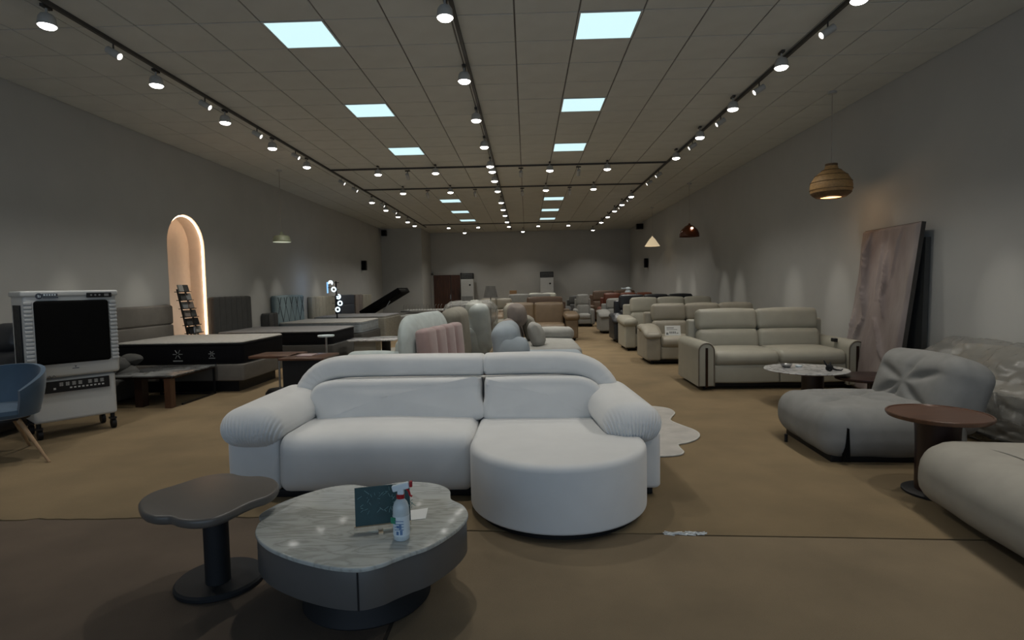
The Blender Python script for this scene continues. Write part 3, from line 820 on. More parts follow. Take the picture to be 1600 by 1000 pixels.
# plastic-wrapped furniture by the right wall
pw = thing('wrapped_sofa', 'sofa wrapped in crumpled clear plastic against the right wall behind the grey chair', 'sofa', (4.30, 5.25, 0))
MB().rbox(-.33, .40, -.75, .75, .08, .48, .1, 5, .02).build('seat', 'ottoman', pw)
MB().rbox(.1, .42, -.75, .75, .4, .78, .1, 5, .02).build('backrest', 'ottoman', pw)
def wrapf(p):
    x, y, z = p; v_ = Vector((x*5, y*5, z*8))
    a = noise.fractal(v_, 1.0, 2.2, 4)
    d = .028*a+.035*abs(noise.noise(v_*1.7))
    top = .10*max(0, min(1, (x+.45)/.9)) 
    return (x-d, y+.6*d, z+d*.8+ (top if z > .4 else 0)-.24*max(0,min(1,(.1-x)/.4))*(1 if z > .5 else .0))
MB().rbox(-.40, .36, -.85, .85, .02, .76, .12, (30, 60, 30), .02, wrapf).build('plastic_wrap', 'wrap', pw, angle=180)
cu = thing('brown_cushion', 'round brown cushion at the right edge beside the wrapped sofa', 'cushion', (3.92, 3.83, .44))
MB().rbox(-.24, .3, -.2, .2, -.02, .34, .16, 8, .03, lambda p: wob(p, .03, 5)).build('cover', 'taupe', cu)
cus = thing('round_pouf', 'low taupe pouf beneath the brown cushion at the right edge', 'pouf', (3.98, 3.83, 0))
MB().rbox(-.35, .35, -.26, .3, .02, .42, .12, 6, .03, lambda p: wob(p, .015, 5)).build('cover', 'taupe', cus)
MB().rbox(-.28, .28, -.2, .24, 0, .04, .01, 1).build('base', 'black', cus)

# leaning relief panel
art = thing('relief_panel', 'tall leaning art panel with torn plaster relief against the right wall', 'artwork', (4.41, 7.35, 0), R(-3))
ang = math.atan2(.27, 2.10)
mxa = RY(ang) 
def rel(y, z):
    e = 0
    for k, (y0, z0, y1, z1, dp, w_) in enumerate(((.33, 2.1, .22, .95, .035, .05), (.22, .95, .40, .55, .02, .05), (-.10, 1.8, -.17, 1.0, .022, .03), (-.02, .95, -.32, .45, .022, .04), (.50, 1.05, .36, .3, .022, .035), (.05, 1.9, -.0, 1.2, .012, .03), (-.3, 2.1, -.22, 1.4, .010, .03))):
        t = (z-z0)/(z1-z0)
        if -.02 < t < 1.02:
            yc = y0+(y1-y0)*t+.035*noise.noise(Vector((z*4, k*7.3, 0)))
            d = y-yc
            e += dp*(math.exp(-d/w_ if d > 0 else 0)*(1 if d > 0 else math.exp(d/.012)))*min(1, 3*min(t+.02, 1.02-t)+.2)
    e += .008*noise.fractal(Vector((y*2.5, z*1.2, 3)), 1, 2, 4)
    return e
ny_, nz_ = 90, 130; V = []; F = []
for j in range(nz_+1):
    for i in range(ny_+1):
        y = -.60+1.2*i/ny_; z = 2.14*j/nz_; w_ = max(0, min(1, min(.60-abs(y), z, 2.14-z)/.03)); V.append((-.028-w_*(.035+rel(y, z)*3.2), y, z))
for j in range(nz_):
    for i in range(ny_):
        a = j*(ny_+1)+i; F.append((a, a+ny_+1, a+ny_+2, a+1))
MB(mxa).add(V, F).build('plaster_relief', 'art', art, angle=180)
MB(mxa).box(-.026, .02, -.605, .605, 0, 2.145).build('panel_board', 'grout', art, smooth=False)
art2 = thing('shadow_board', 'dark board standing against the right wall behind the relief panel', 'board', (4.70, 7.13, 0))  # dark sheet added in place of the shadow wedge between panel and wall
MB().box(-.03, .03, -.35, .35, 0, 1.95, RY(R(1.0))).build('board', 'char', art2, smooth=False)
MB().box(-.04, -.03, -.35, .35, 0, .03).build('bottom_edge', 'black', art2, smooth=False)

# ================================================================== GENERIC SOFA
def make_sofa(name, label, loc, rz, w_, d, n=2, m_='cream', sh=.46, bh=1.0, ah=.6, aw=.2, style='plain', hr=True, group=None, trim=None, hb=.36, seatgap=.0, legs=True, backy=.62, armcut=0, cat='sofa', tilt=9, side_m=None):
    t = thing(name, label, cat, loc, rz, group)
    iw = w_-2*aw; sw = iw/n
    MB().rbox(-w_/2+aw*.6, w_/2-aw*.6, .06, d-.04, .09, sh-.15, .03, 2).build('base', m_, t)
    for i in range(n):
        x0 = -iw/2+i*sw; x1 = x0+sw
        MB().rbox(x0+.003, x1-.003, .0, d-.22, sh-.21, sh, (.05, .10, .09), (6, 6, 4), .018).build('seat', m_, t)
        MB().rbox(x0+.01, x1-.01, .02, .09, .10, sh-.19, .02, (3, 1, 2), .008).build('front_panel', m_, t)
        mx = T(0, d-.28, sh-.06) @ RX(-R(tilt))
        lo = (bh-sh)*.52 if hr else (bh-sh)+.08
        MB(mx).rbox(x0+.004, x1-.004, -.10, .12, -.02, lo+.03, (.05, .08, .08), (6, 3, 5), .02).build('backrest', m_, t)
        if hr: MB(mx).rbox(x0+.006, x1-.006, -.075, .13, lo+.025, bh-sh+.08, (.05, .07, .06), (6, 3, 5), .018).build('headrest', m_, t)
    MB().rbox(-w_/2+aw*.5, w_/2-aw*.5, d-.16, d, .08, bh-.14, .04, 3).build('back_panel', side_m or m_, t)
    for s_ in (-1, 1):
        xa, xb = (s_*(w_/2), s_*(w_/2-aw)); x0, x1 = min(xa, xb), max(xa, xb)
        if style == 'arch':
            r_ = aw/2; xm = (x0+x1)/2
            o_ = [(x0, .06), (x0+.0, ah-r_)]+[(xm-r_*math.cos(PI*k/12), ah-r_+r_*math.sin(PI*k/12)) for k in range(1, 12)]+[(x1, ah-r_), (x1, .06)]
            MB(T(0, 0, 0) @ RX(R(90))).slab(o_, -(d-.02), .02, .01, .02, 3).build('arm', m_, t, angle=50)
            MB().tube([(x, -.02, z) for x, z in [(xm+(x-xm)*.93, z if z < .1 else .06+(z-.06)*.975) for x, z in o_]], .009, 6).build('piping', 'piping', t)
            MB().box(xm-.016, xm+.016, -.032, -.015, .05, ah-.075).build('bronze_strip', 'bronze', t, smooth=False)
        elif style == 'roll':
            MB().rbox(x0+.03, x1-.03, .0, d-.05, .07, ah-.08, .03, 3).build('arm_side', m_, t)
            MB().rbox(x0-.02, x1+.02, -.04, d-.12, ah-.19, ah+.0, (.09, .09, .09), (5, 10, 4), .01, lambda p: (p[0], p[1], p[2]+.05*(p[1]/d))).build('arm', m_, t)
        elif style == 'pillow':
            MB().rbox(x0, x1, .03, d-.05, .07, ah-.1, .04, 3).build('arm_side', m_, t)
            MB().rbox(x0-.03, x1+.02, .0, d-.2, ah-.13, ah, (.07, .10, .06), (6, 12, 4), .015, lambda p: wob((p[0], p[1], p[2]-.12*max(0, 1-p[1]/.35)), .012, 7)).build('arm', m_, t)
        else:
            MB().rbox(x0, x1, .0, d-.05, .07, ah, (aw*.4, .06, .07), 5, .012).build('arm', m_, t)
    for x in (-w_/2+.12, w_/2-.12):
        for y in (.12, d-.12):
            MB().cyl(x, y, 0, .10, .02, .03, 12).build('leg', 'black', t)
    MB().box(-w_/2+.08, w_/2-.08, .08, d-.08, .045, .10).build('underframe', 'black', t, smooth=False)
    return t
# row along the right wall
g_r = None
make_sofa('recliner_sofa', 'cream leather two-seat sofa with dark strips in its arched arms, nearest of the right row', (3.40, 7.60, 0), R(-1), 2.20, 1.08, 2, 'cream', .53, 1.05, .66, .22, 'arch', tilt=10)
ctl = thing('seat_control', 'small black control pad on the right arm of the arched-arm cream sofa', 'control', (4.27, 7.90, .61), 0)
MB().rbox(-.03, .02, -.05, .05, .0, .05, .01, 2).build('pad', 'black', ctl)
MB().cyl(-.005, 0, .05, .056, .012, n=12).build('button', 'silver', ctl)
make_sofa('recliner_sofa', 'beige three-seat sofa with padded arms and a white price card, second of the right row', (3.38, 10.15, 0), 0, 2.45, 1.0, 3, 'cream_dk', .50, 1.06, .70, .26, 'pillow')
sg = thing('price_card', 'white printed price card propped on the second cream sofa', 'sign', (2.67, 10.35, .495), R(-4))
MB(RX(-R(14))).box(-.14, .14, -.004, .004, .0, .20).build('card', 'paper', sg, smooth=False)
pr = MB(RX(-R(14)))
for (x0, x1, z0, z1) in ((-.11, .02, .15, .165), (-.11, .08, .12, .13), (-.06, -.04, .05, .09), (-.03, -.01, .05, .09), (0, .02, .05, .09), (.03, .05, .05, .09), (.06, .10, .05, .065), (-.12, -.08, .03, .07)): pr.box(x0, x1, -.0055, -.004, z0, z1)
pr.build('print', 'acgrey', sg, smooth=False)
MB().box(-.13, .13, -.01, .06, 0, .006).build('foot', 'paper', sg, smooth=False)
make_sofa('recliner_sofa', 'pale cream three-seat sofa with rolled pillow arms, third of the right row', (3.34, 12.35, 0), 0, 2.46, 1.0, 3, 'cream', .52, 1.14, .72, .30, 'roll')
make_sofa('leather_sofa', 'black leather sofa with glossy headrests, fourth of the right row', (3.40, 14.1, 0), 0, 2.44, 1.0, 3, 'blacklth', .48, 1.18, .72, .26, 'pillow')
make_sofa('fabric_sofa', 'grey fabric sofa with wing arms behind the black leather sofa', (3.45, 16.9, 0), 0, 2.5, 1.0, 3, 'grey_lt', .46, 1.02, .70, .30, 'pillow')
make_sofa('leather_sofa', 'red-brown leather sofa near the back of the right row', (3.62, 19.4, 0), 0, 2.2, 1.0, 3, 'redlth', .46, 1.16, .66, .24, 'roll')
make_sofa('armchair', 'white leather armchair left of the red-brown sofa', (2.05, 20.0, 0), 0, .72, .85, 1, 'grey_lt', .45, 1.12, .62, .14, 'plain', cat='armchair')
make_sofa('armchair', 'dark grey recliner armchair far back beside the aisle', (1.98, 21.8, 0), 0, .95, .9, 1, 'char', .46, 1.05, .66, .2, 'pillow', cat='armchair')
make_sofa('fabric_sofa', 'brown back-row sofa in front of the back wall on the right', (3.6, 22.6, 0), 0, 2.2, .95, 2, 'brownlth_dk', .46, 1.22, .66, .24, 'plain')
wj = thing('white_ornament', 'white rounded ornament on top of the far brown sofa', 'ornament', (3.66, 20.4, 1.13))
MB().lathe([(.09,0),(.13,.03),(.12,.09),(.07,.13),(.09,.16),(.10,.2),(.05,.24),(.0001,.25)], 16).build('body', 'label', wj)
MB().rbox(-.25, .12, -.05, .05, .18, .22, .015, 2).build('lid', 'label', wj)
# middle block
make_sofa('leather_sofa', 'brown leather two-seat sofa with fluted rolled arms in the middle aisle', (.20, 14.85, 0), 0, 2.35, 1.05, 2, 'brownlth', .46, .96, .72, .36, 'roll', hr=False)
make_sofa('leather_sofa', 'high-backed dark brown leather sofa right behind the brown two-seater', (.55, 16.7, 0), 0, 1.5, .95, 1, 'brownlth_dk', .46, 1.12, .6, .2, 'plain')
make_sofa('fabric_sofa', 'beige sofa with pale headrests behind the brown two-seater, left', (-.98, 17.2, 0), 0, 1.4, .95, 2, 'cream_dk', .46, 1.08, .6, .2, 'plain')
make_sofa('fabric_sofa', 'light grey sofa with raised headrests in the middle near the back', (.1, 19.6, 0), 0, 1.9, .95, 2, 'grey_lt', .46, 1.18, .6, .2, 'plain')
make_sofa('fabric_sofa', 'olive sofa at the back of the middle block', (.62, 21.8, 0), 0, 1.5, .95, 2, 'cream_green', .46, 1.18, .6, .2, 'plain')
cbd = thing('wooden_board', 'upright brown wooden board behind the middle sofas', 'board', (-.50, 20.8, 0))
MB().rbox(-.13, .13, -.05, .05, .03, 1.33, .01, 1).build('panel', 'card', cbd)
MB().box(-.14, .14, -.08, .08, 0, .03).build('base', 'walnut', cbd, smooth=False)
# grey lounge with pillows, facing right
gl_ = thing('lounge_sofa', 'grey lounge sofa with leaning cushions behind the pale blue sofa', 'sofa', (.28, 9.9, 0), 0)
MB().rbox(-.55, .62, -.75, 1.4, .12, .44, (.08, .08, .08), (6, 10, 4), .02, lambda p: wob(p, .01, 4)).build('seat', 'grey_lt', gl_)
MB().rbox(-.6, .64, -.78, 1.44, .08, .26, .04, 2).build('base', 'char', gl_)
MB(T(-.45, .1, .4) @ RY(-R(24))).rbox(-.12, .12, -.8, .1, 0, .52, (.1,.12,.1), 6, .02).build('backrest', 'taupe', gl_)
MB(T(-.45, .95, .4) @ RY(-R(15))).rbox(-.12, .12, -.6, .4, 0, .52, (.1,.12,.1), 6, .02).build('backrest', 'taupe', gl_)
MB().rbox(-.2, .62, 1.0, 1.4, .40, .64, .09, 5, .02).build('arm', 'grey_lt', gl_)
for x in (-.5, .55):
    for y in (-.65, 1.3): MB().cyl(x, y, 0, .10, .02, n=10).build('leg', 'black', gl_)
def cushion(label, loc, s_, rx, ry, rz, m_, t_=.16):
    c_ = thing('cushion', label, 'cushion', loc, rz)
    mx = RX(rx) @ RY(ry)
    MB(mx).rbox(-s_/2, s_/2, -t_/2, t_/2, 0, s_, (.06, t_*.49, .06), (7, 2, 7), .05, lambda p: wob(p, .008, 6)).build('cover', m_, c_)
    return c_
cushion('dark patterned cushion leaning on the grey lounge sofa', (.10, 10.5, .47), .42, -.25, 0, R(80), 'olive')
cushion('light grey cushion in front of the patterned one on the lounge sofa', (.22, 9.6, .45), .38, -.35, 0, R(75), 'grey_lt')
cushion('taupe cushion on top of the grey lounge backrest', (-.16, 10.15, .78), .34, -.2, 0, R(40), 'taupe')
# pale blue sofa facing right
pb = thing('fabric_sofa', 'pale blue-grey sofa with rounded back right behind the white sectional', 'sofa', (.15, 7.65, 0), 0)
MB().rbox(-.5, .66, -.6, .9, .05, .50, (.1, .1, .1), 6, .02, lambda p: wob(p, .01, 4)).build('seat', 'paleblue', pb)
MB(T(-.42, .15, .45) @ RY(-R(8))).rbox(-.15, .20, -.62, .55, -.42, .50, (.12, .12, .12), (6, 12, 10), .02, lambda p: wob(p, .012, 4)).build('backrest', 'paleblue', pb)
MB(T(-.45, -.35, .40) @ RY(R(12))).rbox(-.13, .26, -.16, .12, .0, .42, (.1, .1, .14), 6, .02).build('side_cushion', 'paleblue', pb)
MB().rbox(-.45, .6, -.52, .8, 0, .06, .01, 1).build('plinth', 'black', pb)
# row of sofas whose backs show, left of the middle aisle (they face left)
def back_sofa(name, label, x, y, m_, hh, ln, r_=.2, d=1.0, cat='sofa', rz=0, zr=.15, bt=.24):
    t = thing(name, label, cat, (x, y, 0), rz)
    MB().rbox(-d+.1, .0, -ln/2, ln/2, .06, .46, .09, 6, .02).build('seat', m_, t)
    MB(T(-.05, 0, .0) @ RY(-R(4))).rbox(-bt, .12, -ln/2, ln/2, .10, hh, (.17, r_, zr), (6, 12, 10), .02, lambda p: wob(p, .012, 3), cs=6).build('backrest', m_, t)
    for s_ in (-1, 1): MB().rbox(-d+.1, -.1, s_*(ln/2-.1)-.1, s_*(ln/2-.1)+.1, .06, .64, .09, 6, .02).build('arm', m_, t)
    MB().box(-d+.18, -.02, -ln/2+.08, ln/2-.08, 0, .07).build('plinth', 'black', t, smooth=False)
    return t
back_sofa('fabric_sofa', 'pale mint sofa seen from its end, behind the white sectional at left', -1.35, 8.0, 'mint', 1.10, 1.9, .34, 1.0, rz=R(-8.5), zr=.32, bt=.13)
pk = thing('channel_backrest_chair', 'dusty pink chair with vertical channelled back before the mint sofa', 'chair', (-1.15, 7.8, 0), R(-11))
MB().rbox(-.1, .45, -.62, .75, .08, .42, .06, 5, .02).build('seat', 'pink', pk)
for i in range(4):
    MB(RY(R(-4))).rbox(-.11, .08, -.72+i*.38, -.72+(i+1)*.38-.008, .1, .93, (.07, .07, .05), 4, .012).build('back_channel', 'pink', pk)
for x in (-.05, .4):
    for y in (-.5, .6): MB().cyl(x, y, 0, .10, .02, n=10).build('leg', 'black', pk)
back_sofa('fabric_sofa', 'olive grey round-backed sofa beyond the pink channelled chair', -1.13, 10.1, 'olive', 1.10, 1.7, .3)
ws = back_sofa('wrapped_armchair', 'whitish armchair wrapped in shiny plastic beyond the olive grey sofa', -.80, 11.5, 'mint', 1.12, 1.0, .2, .8, 'armchair')
MB().rbox(-.85, .16, -.58, .58, .03, 1.16, (.14, .14, .16), (16, 18, 18), .02, lambda p: wob(wob(p, .05, 5), .02, 13)).build('plastic_wrap', 'wrap', ws, angle=180)
back_sofa('armchair', 'green and cream patterned wing chair beside the floor lamp', -1.05, 13.2, 'floral', 1.16, .9, .16, .8, 'armchair')
back_sofa('armchair', 'dull green high-backed chair right of the patterned wing chair', -.22, 13.9, 'olive', 1.05, .8, .16, .7, 'armchair')
# floor lamp
fl = thing('floor_lamp', 'floor lamp with tapered grey shade behind the patterned chairs', 'lamp', (-.92, 14.3, 0))
MB().lathe([(.15,0),(.15,.015),(.02,.03),(.0001,.03)], 24).build('base', 'black', fl)
MB().cyl(0, 0, .03, 1.28, .012, n=10).build('pole', 'black', fl)
MB().shell([(.185,1.20),(.12,1.49),(.118,1.49),(.182,1.20)], 28).build('shade', 'lampshade', fl)
MB().cyl(0, 0, 1.28, 1.36, .03, n=12).build('socket', 'silver', fl)
# ================================================================== LEFT SIDE
# air cooler
ac = thing('evaporative_cooler', 'white wheeled evaporative air cooler with large black mesh outlet, against the left wall', 'air cooler', (-4.87, 5.80, 0), R(52))
ac.scale = (.95, 1, 1)
# local: front faces -y, width along x
MB().rbox(-.37, .37, -.24, .24, .17, .62, .03, 3).build('water_tank', 'white_pl', ac)
MB().rbox(-.41, .41, -.27, .27, .62, 1.49, .035, 3).build('body', 'white_pl', ac)
MB().rbox(-.425, .425, -.285, .28, 1.44, 1.50, .02, 2).build('top_cover', 'white_pl', ac)
MB().rbox(-.325, .325, -.30, -.26, .76, 1.40, (.03, .02, .03), (3, 1, 3)).build('mesh_outlet', 'vent', ac)
lv = MB().rbox(-.035, .035, -.012, .010, 0, .03, .008, 1).build('louvre', 'white_pl2', ac)
for k in range(32):
    o = lv if k == 0 else ldup(lv, ac)
    o.location = (-.37 if k < 16 else .37, -.272, .76+.040*(k % 16))
rbm = MB()
for k in range(6): rbm.box(-.425, -.408, -.20+.055*k, -.175+.055*k, .72, 1.36)
rbm.build('side_grille', 'black', ac, smooth=False)
MB().rbox(.13, .36, -.295, -.27, 1.425, 1.475, .006, 1).build('control_panel', 'black', ac)
k_ = MB()
for i in range(3): k_.cyl(0, 0, 0, .006, .009, n=12, mx=T(.17+.038*i, -.295, 1.45) @ RX(R(90)))
k_.box(.29, .33, -.300, -.294, 1.437, 1.463)
k_.build('control_keys', 'silver', ac)
lg = MB(); lg.cyl(0, 0, 0, .004, .030, n=24, mx=T(-.275, -.283, 1.447) @ RX(R(90))); lg.rbox(-.25, -.12, -.289, -.283, 1.445, 1.472, .003, 1); lg.box(-.245, -.115, -.288, -.283, 1.425, 1.436); lg.build('emblem', 'navy', ac)
l2 = MB(); l2.box(-.285, -.278, -.290, -.284, 1.435, 1.46).box(-.278, -.262, -.290, -.284, 1.435, 1.441).box(-.278, -.262, -.290, -.284, 1.448, 1.453).box(-.266, -.261, -.290, -.284, 1.435, 1.453)
for i in range(5): l2.box(-.238+.022*i, -.224+.022*i, -.291, -.288, 1.451, 1.466)
l2.build('emblem_letters', 'label', ac, smooth=False)
sm = MB(); sm.box(-.03, .03, -.274, -.268, .700, .707).box(-.008, .008, -.274, -.268, .722, .728).box(-.003, .003, -.274, -.268, .712, .724)
sm.add([(-.35, -.275, .66), (-.27, -.275, .66), (-.31, -.275, .70), (-.35, -.27, .66), (-.27, -.27, .66), (-.31, -.27, .70)], [(0, 1, 2), (5, 4, 3), (0, 3, 4, 1), (1, 4, 5, 2), (2, 5, 3, 0)])
rs = random.Random(3)
pp = [(-.36+.012*i, -.274, .635+.014*math.sin(i*1.9)) for i in range(16)]
sm.tube(pp, .003, 5)
sm.build('printed_marks', 'navy', ac, smooth=False)
MB().box(-.30, .30, -.262, -.238, .47, .585).build('banner', 'black', ac, smooth=False)
gl2 = MB(); rs = random.Random(9)
for i in list(range(4))+[4.6, 5.6, 6.6]:
    x = -.15+i*.055; z = .535
    for k in range(3): gl2.box(x, x+.036, -.2645, -.262, z+.013*k, z+.013*k+.004)
    for k in range(2): gl2.box(x+.008+.014*k, x+.012+.014*k, -.2645, -.262, z-.004, z+.034)
for i in range(9): gl2.box(-.06+i*.036, -.04+i*.036, -.2645, -.262, .50, .515)
gl2.box(-.28, -.275, -.2645, -.262, .48, .575).box(-.20, -.18, -.2645, -.262, .50, .52)
tag(gl2.build('banner_lettering', 'acwhite', ac, smooth=False), kind='stuff')
MB().box(-.375, .375, -.243, -.238, .605, .612).build('seam', 'acgrey', ac, smooth=False)
for sx in (-1, 1):
    for sy in (-1, 1):
        cs = MB().cyl(sx*.33, sy*.19, .11, .17, .022, n=12).build('caster', 'black', ac)
        MB().cyl(0, 0, -.02, .02, .052, n=20, mx=T(sx*.33+.01, sy*.19+.02, .052) @ RY(R(90))).build('wheel', 'black', cs)
        MB().box(sx*.33-.03, sx*.33+.03, sy*.19-.035, sy*.19+.035, .105, .125).build('fork', 'blackm', cs, smooth=False)
MB().tube([(.38, .25, 1.0), (.44, .26, .9), (.43, .25, .7)], .006, 6).build('power_cord', 'black', ac)

# blue chair
bc = thing('tub_chair', 'blue velvet tub chair with splayed oak legs at the left edge', 'chair', (-4.66, 4.80, 0), R(14))
V = []; F = []; nn = 36; rows = 9
for j in range(rows+1):
    t = j/rows
    for i in range(nn+1):
        a = R(-38+256*i/nn)      # opening towards -y
        top = .825-.19*abs((a-PI/2)/R(128))**2.2
        z = .40+(top-.40)*t
        rr = .25+.06*math.sin(t*PI*.55)
        V.append((rr*1.03*math.cos(a), rr*math.sin(a), z))
n1 = len(V)
for k in range(n1):
    x, y, z = V[k]; l = math.hypot(x, y); V.append((x*(l-.035)/l, y*(l-.035)/l, z))
w1_ = nn+1
for j in range(rows):
    for i in range(nn):
        a = j*w1_+i; F.append((a, a+1, a+w1_+1, a+w1_)); b2 = a+n1; F.append((b2, b2+w1_, b2+w1_+1, b2+1))
for i in range(nn):
    a = rows*w1_+i; F.append((a, a+1, a+1+n1, a+n1)); F.append((i, i+n1, i+1+n1, i+1))
for j in range(rows):
    for i in (0, nn):
        a = j*w1_+i; F.append((a, a+w1_, a+w1_+n1, a+n1))
MB().add(V, F).build('shell', 'bluechair', bc, angle=50)
MB().lathe([(.20,.385),(.25,.40),(.268,.43),(.262,.465),(.22,.485),(.0001,.49)], 36).build('seat', 'bluechair', bc)
MB().cyl(0, 0, .365, .39, .19, n=24).build('underframe', 'black', bc)
for a in (-24, 98, 156, 278):
    c_, s_ = math.cos(R(a)), math.sin(R(a))
    MB().tube([(c_*.16, s_*.16, .38), (c_*.48, s_*.48, .0)], [.021, .011], 10).build('leg', 'oakleg', bc)

# massage chair at the left edge
mc = thing('massage_chair', 'bulky black massage chair behind the blue tub chair at the left edge', 'armchair', (-5.76, 5.65, 0), 0)
MB().rbox(-.25, .25, -.5, .35, .08, .46, .1, 5, .02).build('seat', 'blacklth', mc)
MB(T(0, .25, .35) @ RX(-R(18))).rbox(-.27, .27, -.1, .14, 0, .52, .1, 5, .02).build('backrest', 'blacklth', mc)
MB(T(0, .25, .35) @ RX(-R(18))).rbox(-.19, .19, -.12, .14, .50, .82, .1, 5, .02).build('headrest', 'blacklth', mc)
for s_ in (-1, 1): MB().rbox(s_*.28-.08, s_*.28+.08, -.45, .4, .05, .66, .09, 5, .02).build('arm', 'blacklth', mc)

# tufted dark bench seat between the cooler and the bed
tb_ = thing('tufted_armchair', 'dark low armchair with knotted grey cushions behind the stone-topped table', 'armchair', (-5.74, 7.42, 0), R(0))
MB().rbox(-.36, .38, -.3, .34, .04, .36, .06, 4, .01).build('seat', 'char', tb_)
i = 0
for (x, y, z, s_) in ((.22, -.1, .50, .17), (.34, -.05, .40, .15), (.16, -.12, .38, .15), (.05, 0, .54, .17), (.32, .08, .56, .12)):
    MB().rbox(x-s_, x+s_, y-.13, y+.13, z-s_*.55, z+s_*.55, (.09, .12, .08), 5, .02, lambda p: wob(p, .02, 7)).build('cushion_roll', 'char', tb_)

# stone top table
lt = thing('stone_top_table', 'rectangular dark stone coffee table with brown wood post, right of the white cooler', 'table', (-5.02, 7.42, 0), R(0))
MB().slab(rrect(-.30, .56, -.52, .50, .03), .400, .42, .002, .004, 2).build('stone_top', 'stone', lt)
MB().slab(rrect(-.28, .54, -.50, .48, .03), .375, .40, .0, .0, 2).build('subframe', 'bronze', lt)
MB().box(.42, .50, -.50, -.40, 0, .375).build('leg', 'walnut', lt, smooth=False)
MB().box(-.02, .08, -.42, -.30, 0, .375).build('leg', 'walnut_dk', lt, smooth=False)
fr_ = MB()
for a, b_ in (((.52, .46, 0), (.52, .46, .375)), ((.52, -.30, .012), (.52, .46, .012)), ((-.26, .46, .012), (.52, .46, .012)), ((-.26, .46, 0), (-.26, .46, .375))): fr_.bar(a, b_, .024, .024)
fr_.build('metal_frame', 'blackm', lt, smooth=False)

# beds ------------------------------------------------------------
def headboard_channels(t, y0, y1, z0, z1, m_, style, x=-6.10, th=.10):
    ox, oy = t.location.x, t.location.y
    def B(a0, a1, b0, b1, r_=.03, p_=.008): MB(T(-ox, -oy, 0)).rbox(x, x+th, a0, a1, b0, b1, (.03, r_, r_), (1, 4, 4), p_).build('headboard_panel', m_, hbp)
    hbp = MB(T(-ox, -oy, 0)).rbox(x-.02, x+th*.6, y0, y1, .1, z1, .02, 2).build('headboard', m_, t)
    if style == 'h':
        k = 3; 
        for i in range(k): B(y0, y1, z0+(z1-z0)*i/k, z0+(z1-z0)*(i+1)/k-.006)
    elif style == 'v':
        k = 7
        for i in range(k): B(y0+(y1-y0)*i/k, y0+(y1-y0)*(i+1)/k-.004, z0, z1, .025, .01)
    elif style == 'd':
        B(y0, y1, z0, z1, .05, .02)
        for i in range(-3, 8):
            for s_ in (-1, 1):
                pts = []
                for q in range(13):
                    z = z0+.04+(z1-z0-.08)*q/12; y = y0+(i+.5)*(y1-y0)/5+s_*(z-z0)*.42
                    if y0+.05 < y < y1-.05: pts.append((x+th+.016, y, z))
                if len(pts) > 2: MB(T(-ox, -oy, 0)).tube(pts, .006, 5).build('diamond_seam', 'navy', hbp)
def bed(label, y0, y1, x1, ztop, zb, hb, m_, style, mlabel, top, side, rz=0, logo=None, hz=1.35, hw=None, base='up', mth=.30, zf=.0, x0=-5.98):
    hy0, hy1 = hw or (y0, y1)
    t = thing('bed_frame', label, 'bed', (-5.0, (y0+y1)/2, 0), 0)
    ox, oy = -5.0, (y0+y1)/2
    headboard_channels(t, hy0, hy1, .3, hz, m_, style)
    zt = ztop-mth
    MB(T(-ox, -oy, 0)).rbox(x0, x1+.03, y0-.02, y1+.02, zf, zt, (.04, .04, .02), (6, 6, 3)).build('bed_base', base if base != 'up' else m_, t)
    if zf > .05: MB(T(-ox, -oy, 0)).box(x0+.05, x1-.12, y0+.12, y1-.12, 0, zf+.01).build('plinth', 'black', t, smooth=False)
    o = thing('mattress', mlabel, 'mattress', (ox, oy, zt), 0)
    k = T(-ox, -oy, -zt)
    MB(k).rbox(x0, x1, y0, y1, zt+.004, ztop-.02, (.10, .10, .03), (8, 8, 3), .006).build('side_band', side, o)
    MB(k).rbox(x0, x1, y0, y1, ztop-.045, ztop, (.10, .10, .02), (8, 8, 2), .004, lambda p: (p[0], p[1], p[2]+.004*math.sin(p[0]*26)*math.sin(p[1]*26) if p[2] > ztop-.01 else p[2])).build('quilted_top', top, o)
    pth = [(x, y, ztop-.05) for x, y in rrect(x0-.004, x1+.004, y0-.004, y1+.004, .10)]
    MB(k).tube(pth, .008, 6, True).build('piping', side, o)
    pth = [(x, y, zt+.02) for x, y in rrect(x0-.004, x1+.004, y0-.004, y1+.004, .10)]
    MB(k).tube(pth, .008, 6, True).build('piping', side, o)
    if logo:
        for (lx, lw) in logo:
            lb = MB(k)
            for i in range(6):
                a = 2*PI*i/6
                lb.tube([(lx+lw*.12*math.cos(a), y0-.012, zt+.15+lw*.12*math.sin(a)), (lx+lw*.5*math.cos(a), y0-.012, zt+.15+lw*.5*math.sin(a))], .006, 5)
            lb.box(lx-lw*.5, lx+lw*.5, y0-.014, y0-.006, zt+.15-lw*.75, zt+.15-lw*.62)
            lb.build('woven_logo', 'acgrey', o, smooth=False)
    return t
bed('dark grey bed with horizontal padded headboard and skirted base, nearest on the left', 7.95, 9.38, -4.12, .75, .2, None, 'grey_bed', 'h', 'black mattress with white quilted top on the nearest bed', 'mattop', 'black_fab', logo=[(-5.05, .14), (-4.55, .09)], hz=1.255, mth=.33, zf=.17, base='grey_bed')
bed('charcoal bed with vertical channelled headboard right of the lit niche', 10.62, 12.10, -3.75, .69, .2, None, 'char', 'v', 'dark mattress with grey top on the charcoal bed', 'matgrey', 'black_fab', hz=1.36, mth=.27, zf=.12)
bed('blue-grey bed with diamond stitched headboard, third on the left', 13.30, 15.00, -3.98, .70, .2, None, 'blue_bed', 'd', 'blue-grey mattress with pale top and small bright emblem on the third bed', 'mattop', 'matblue', hz=1.345, mth=.28, zf=.10, base='char', logo=[(-4.32, .10)])
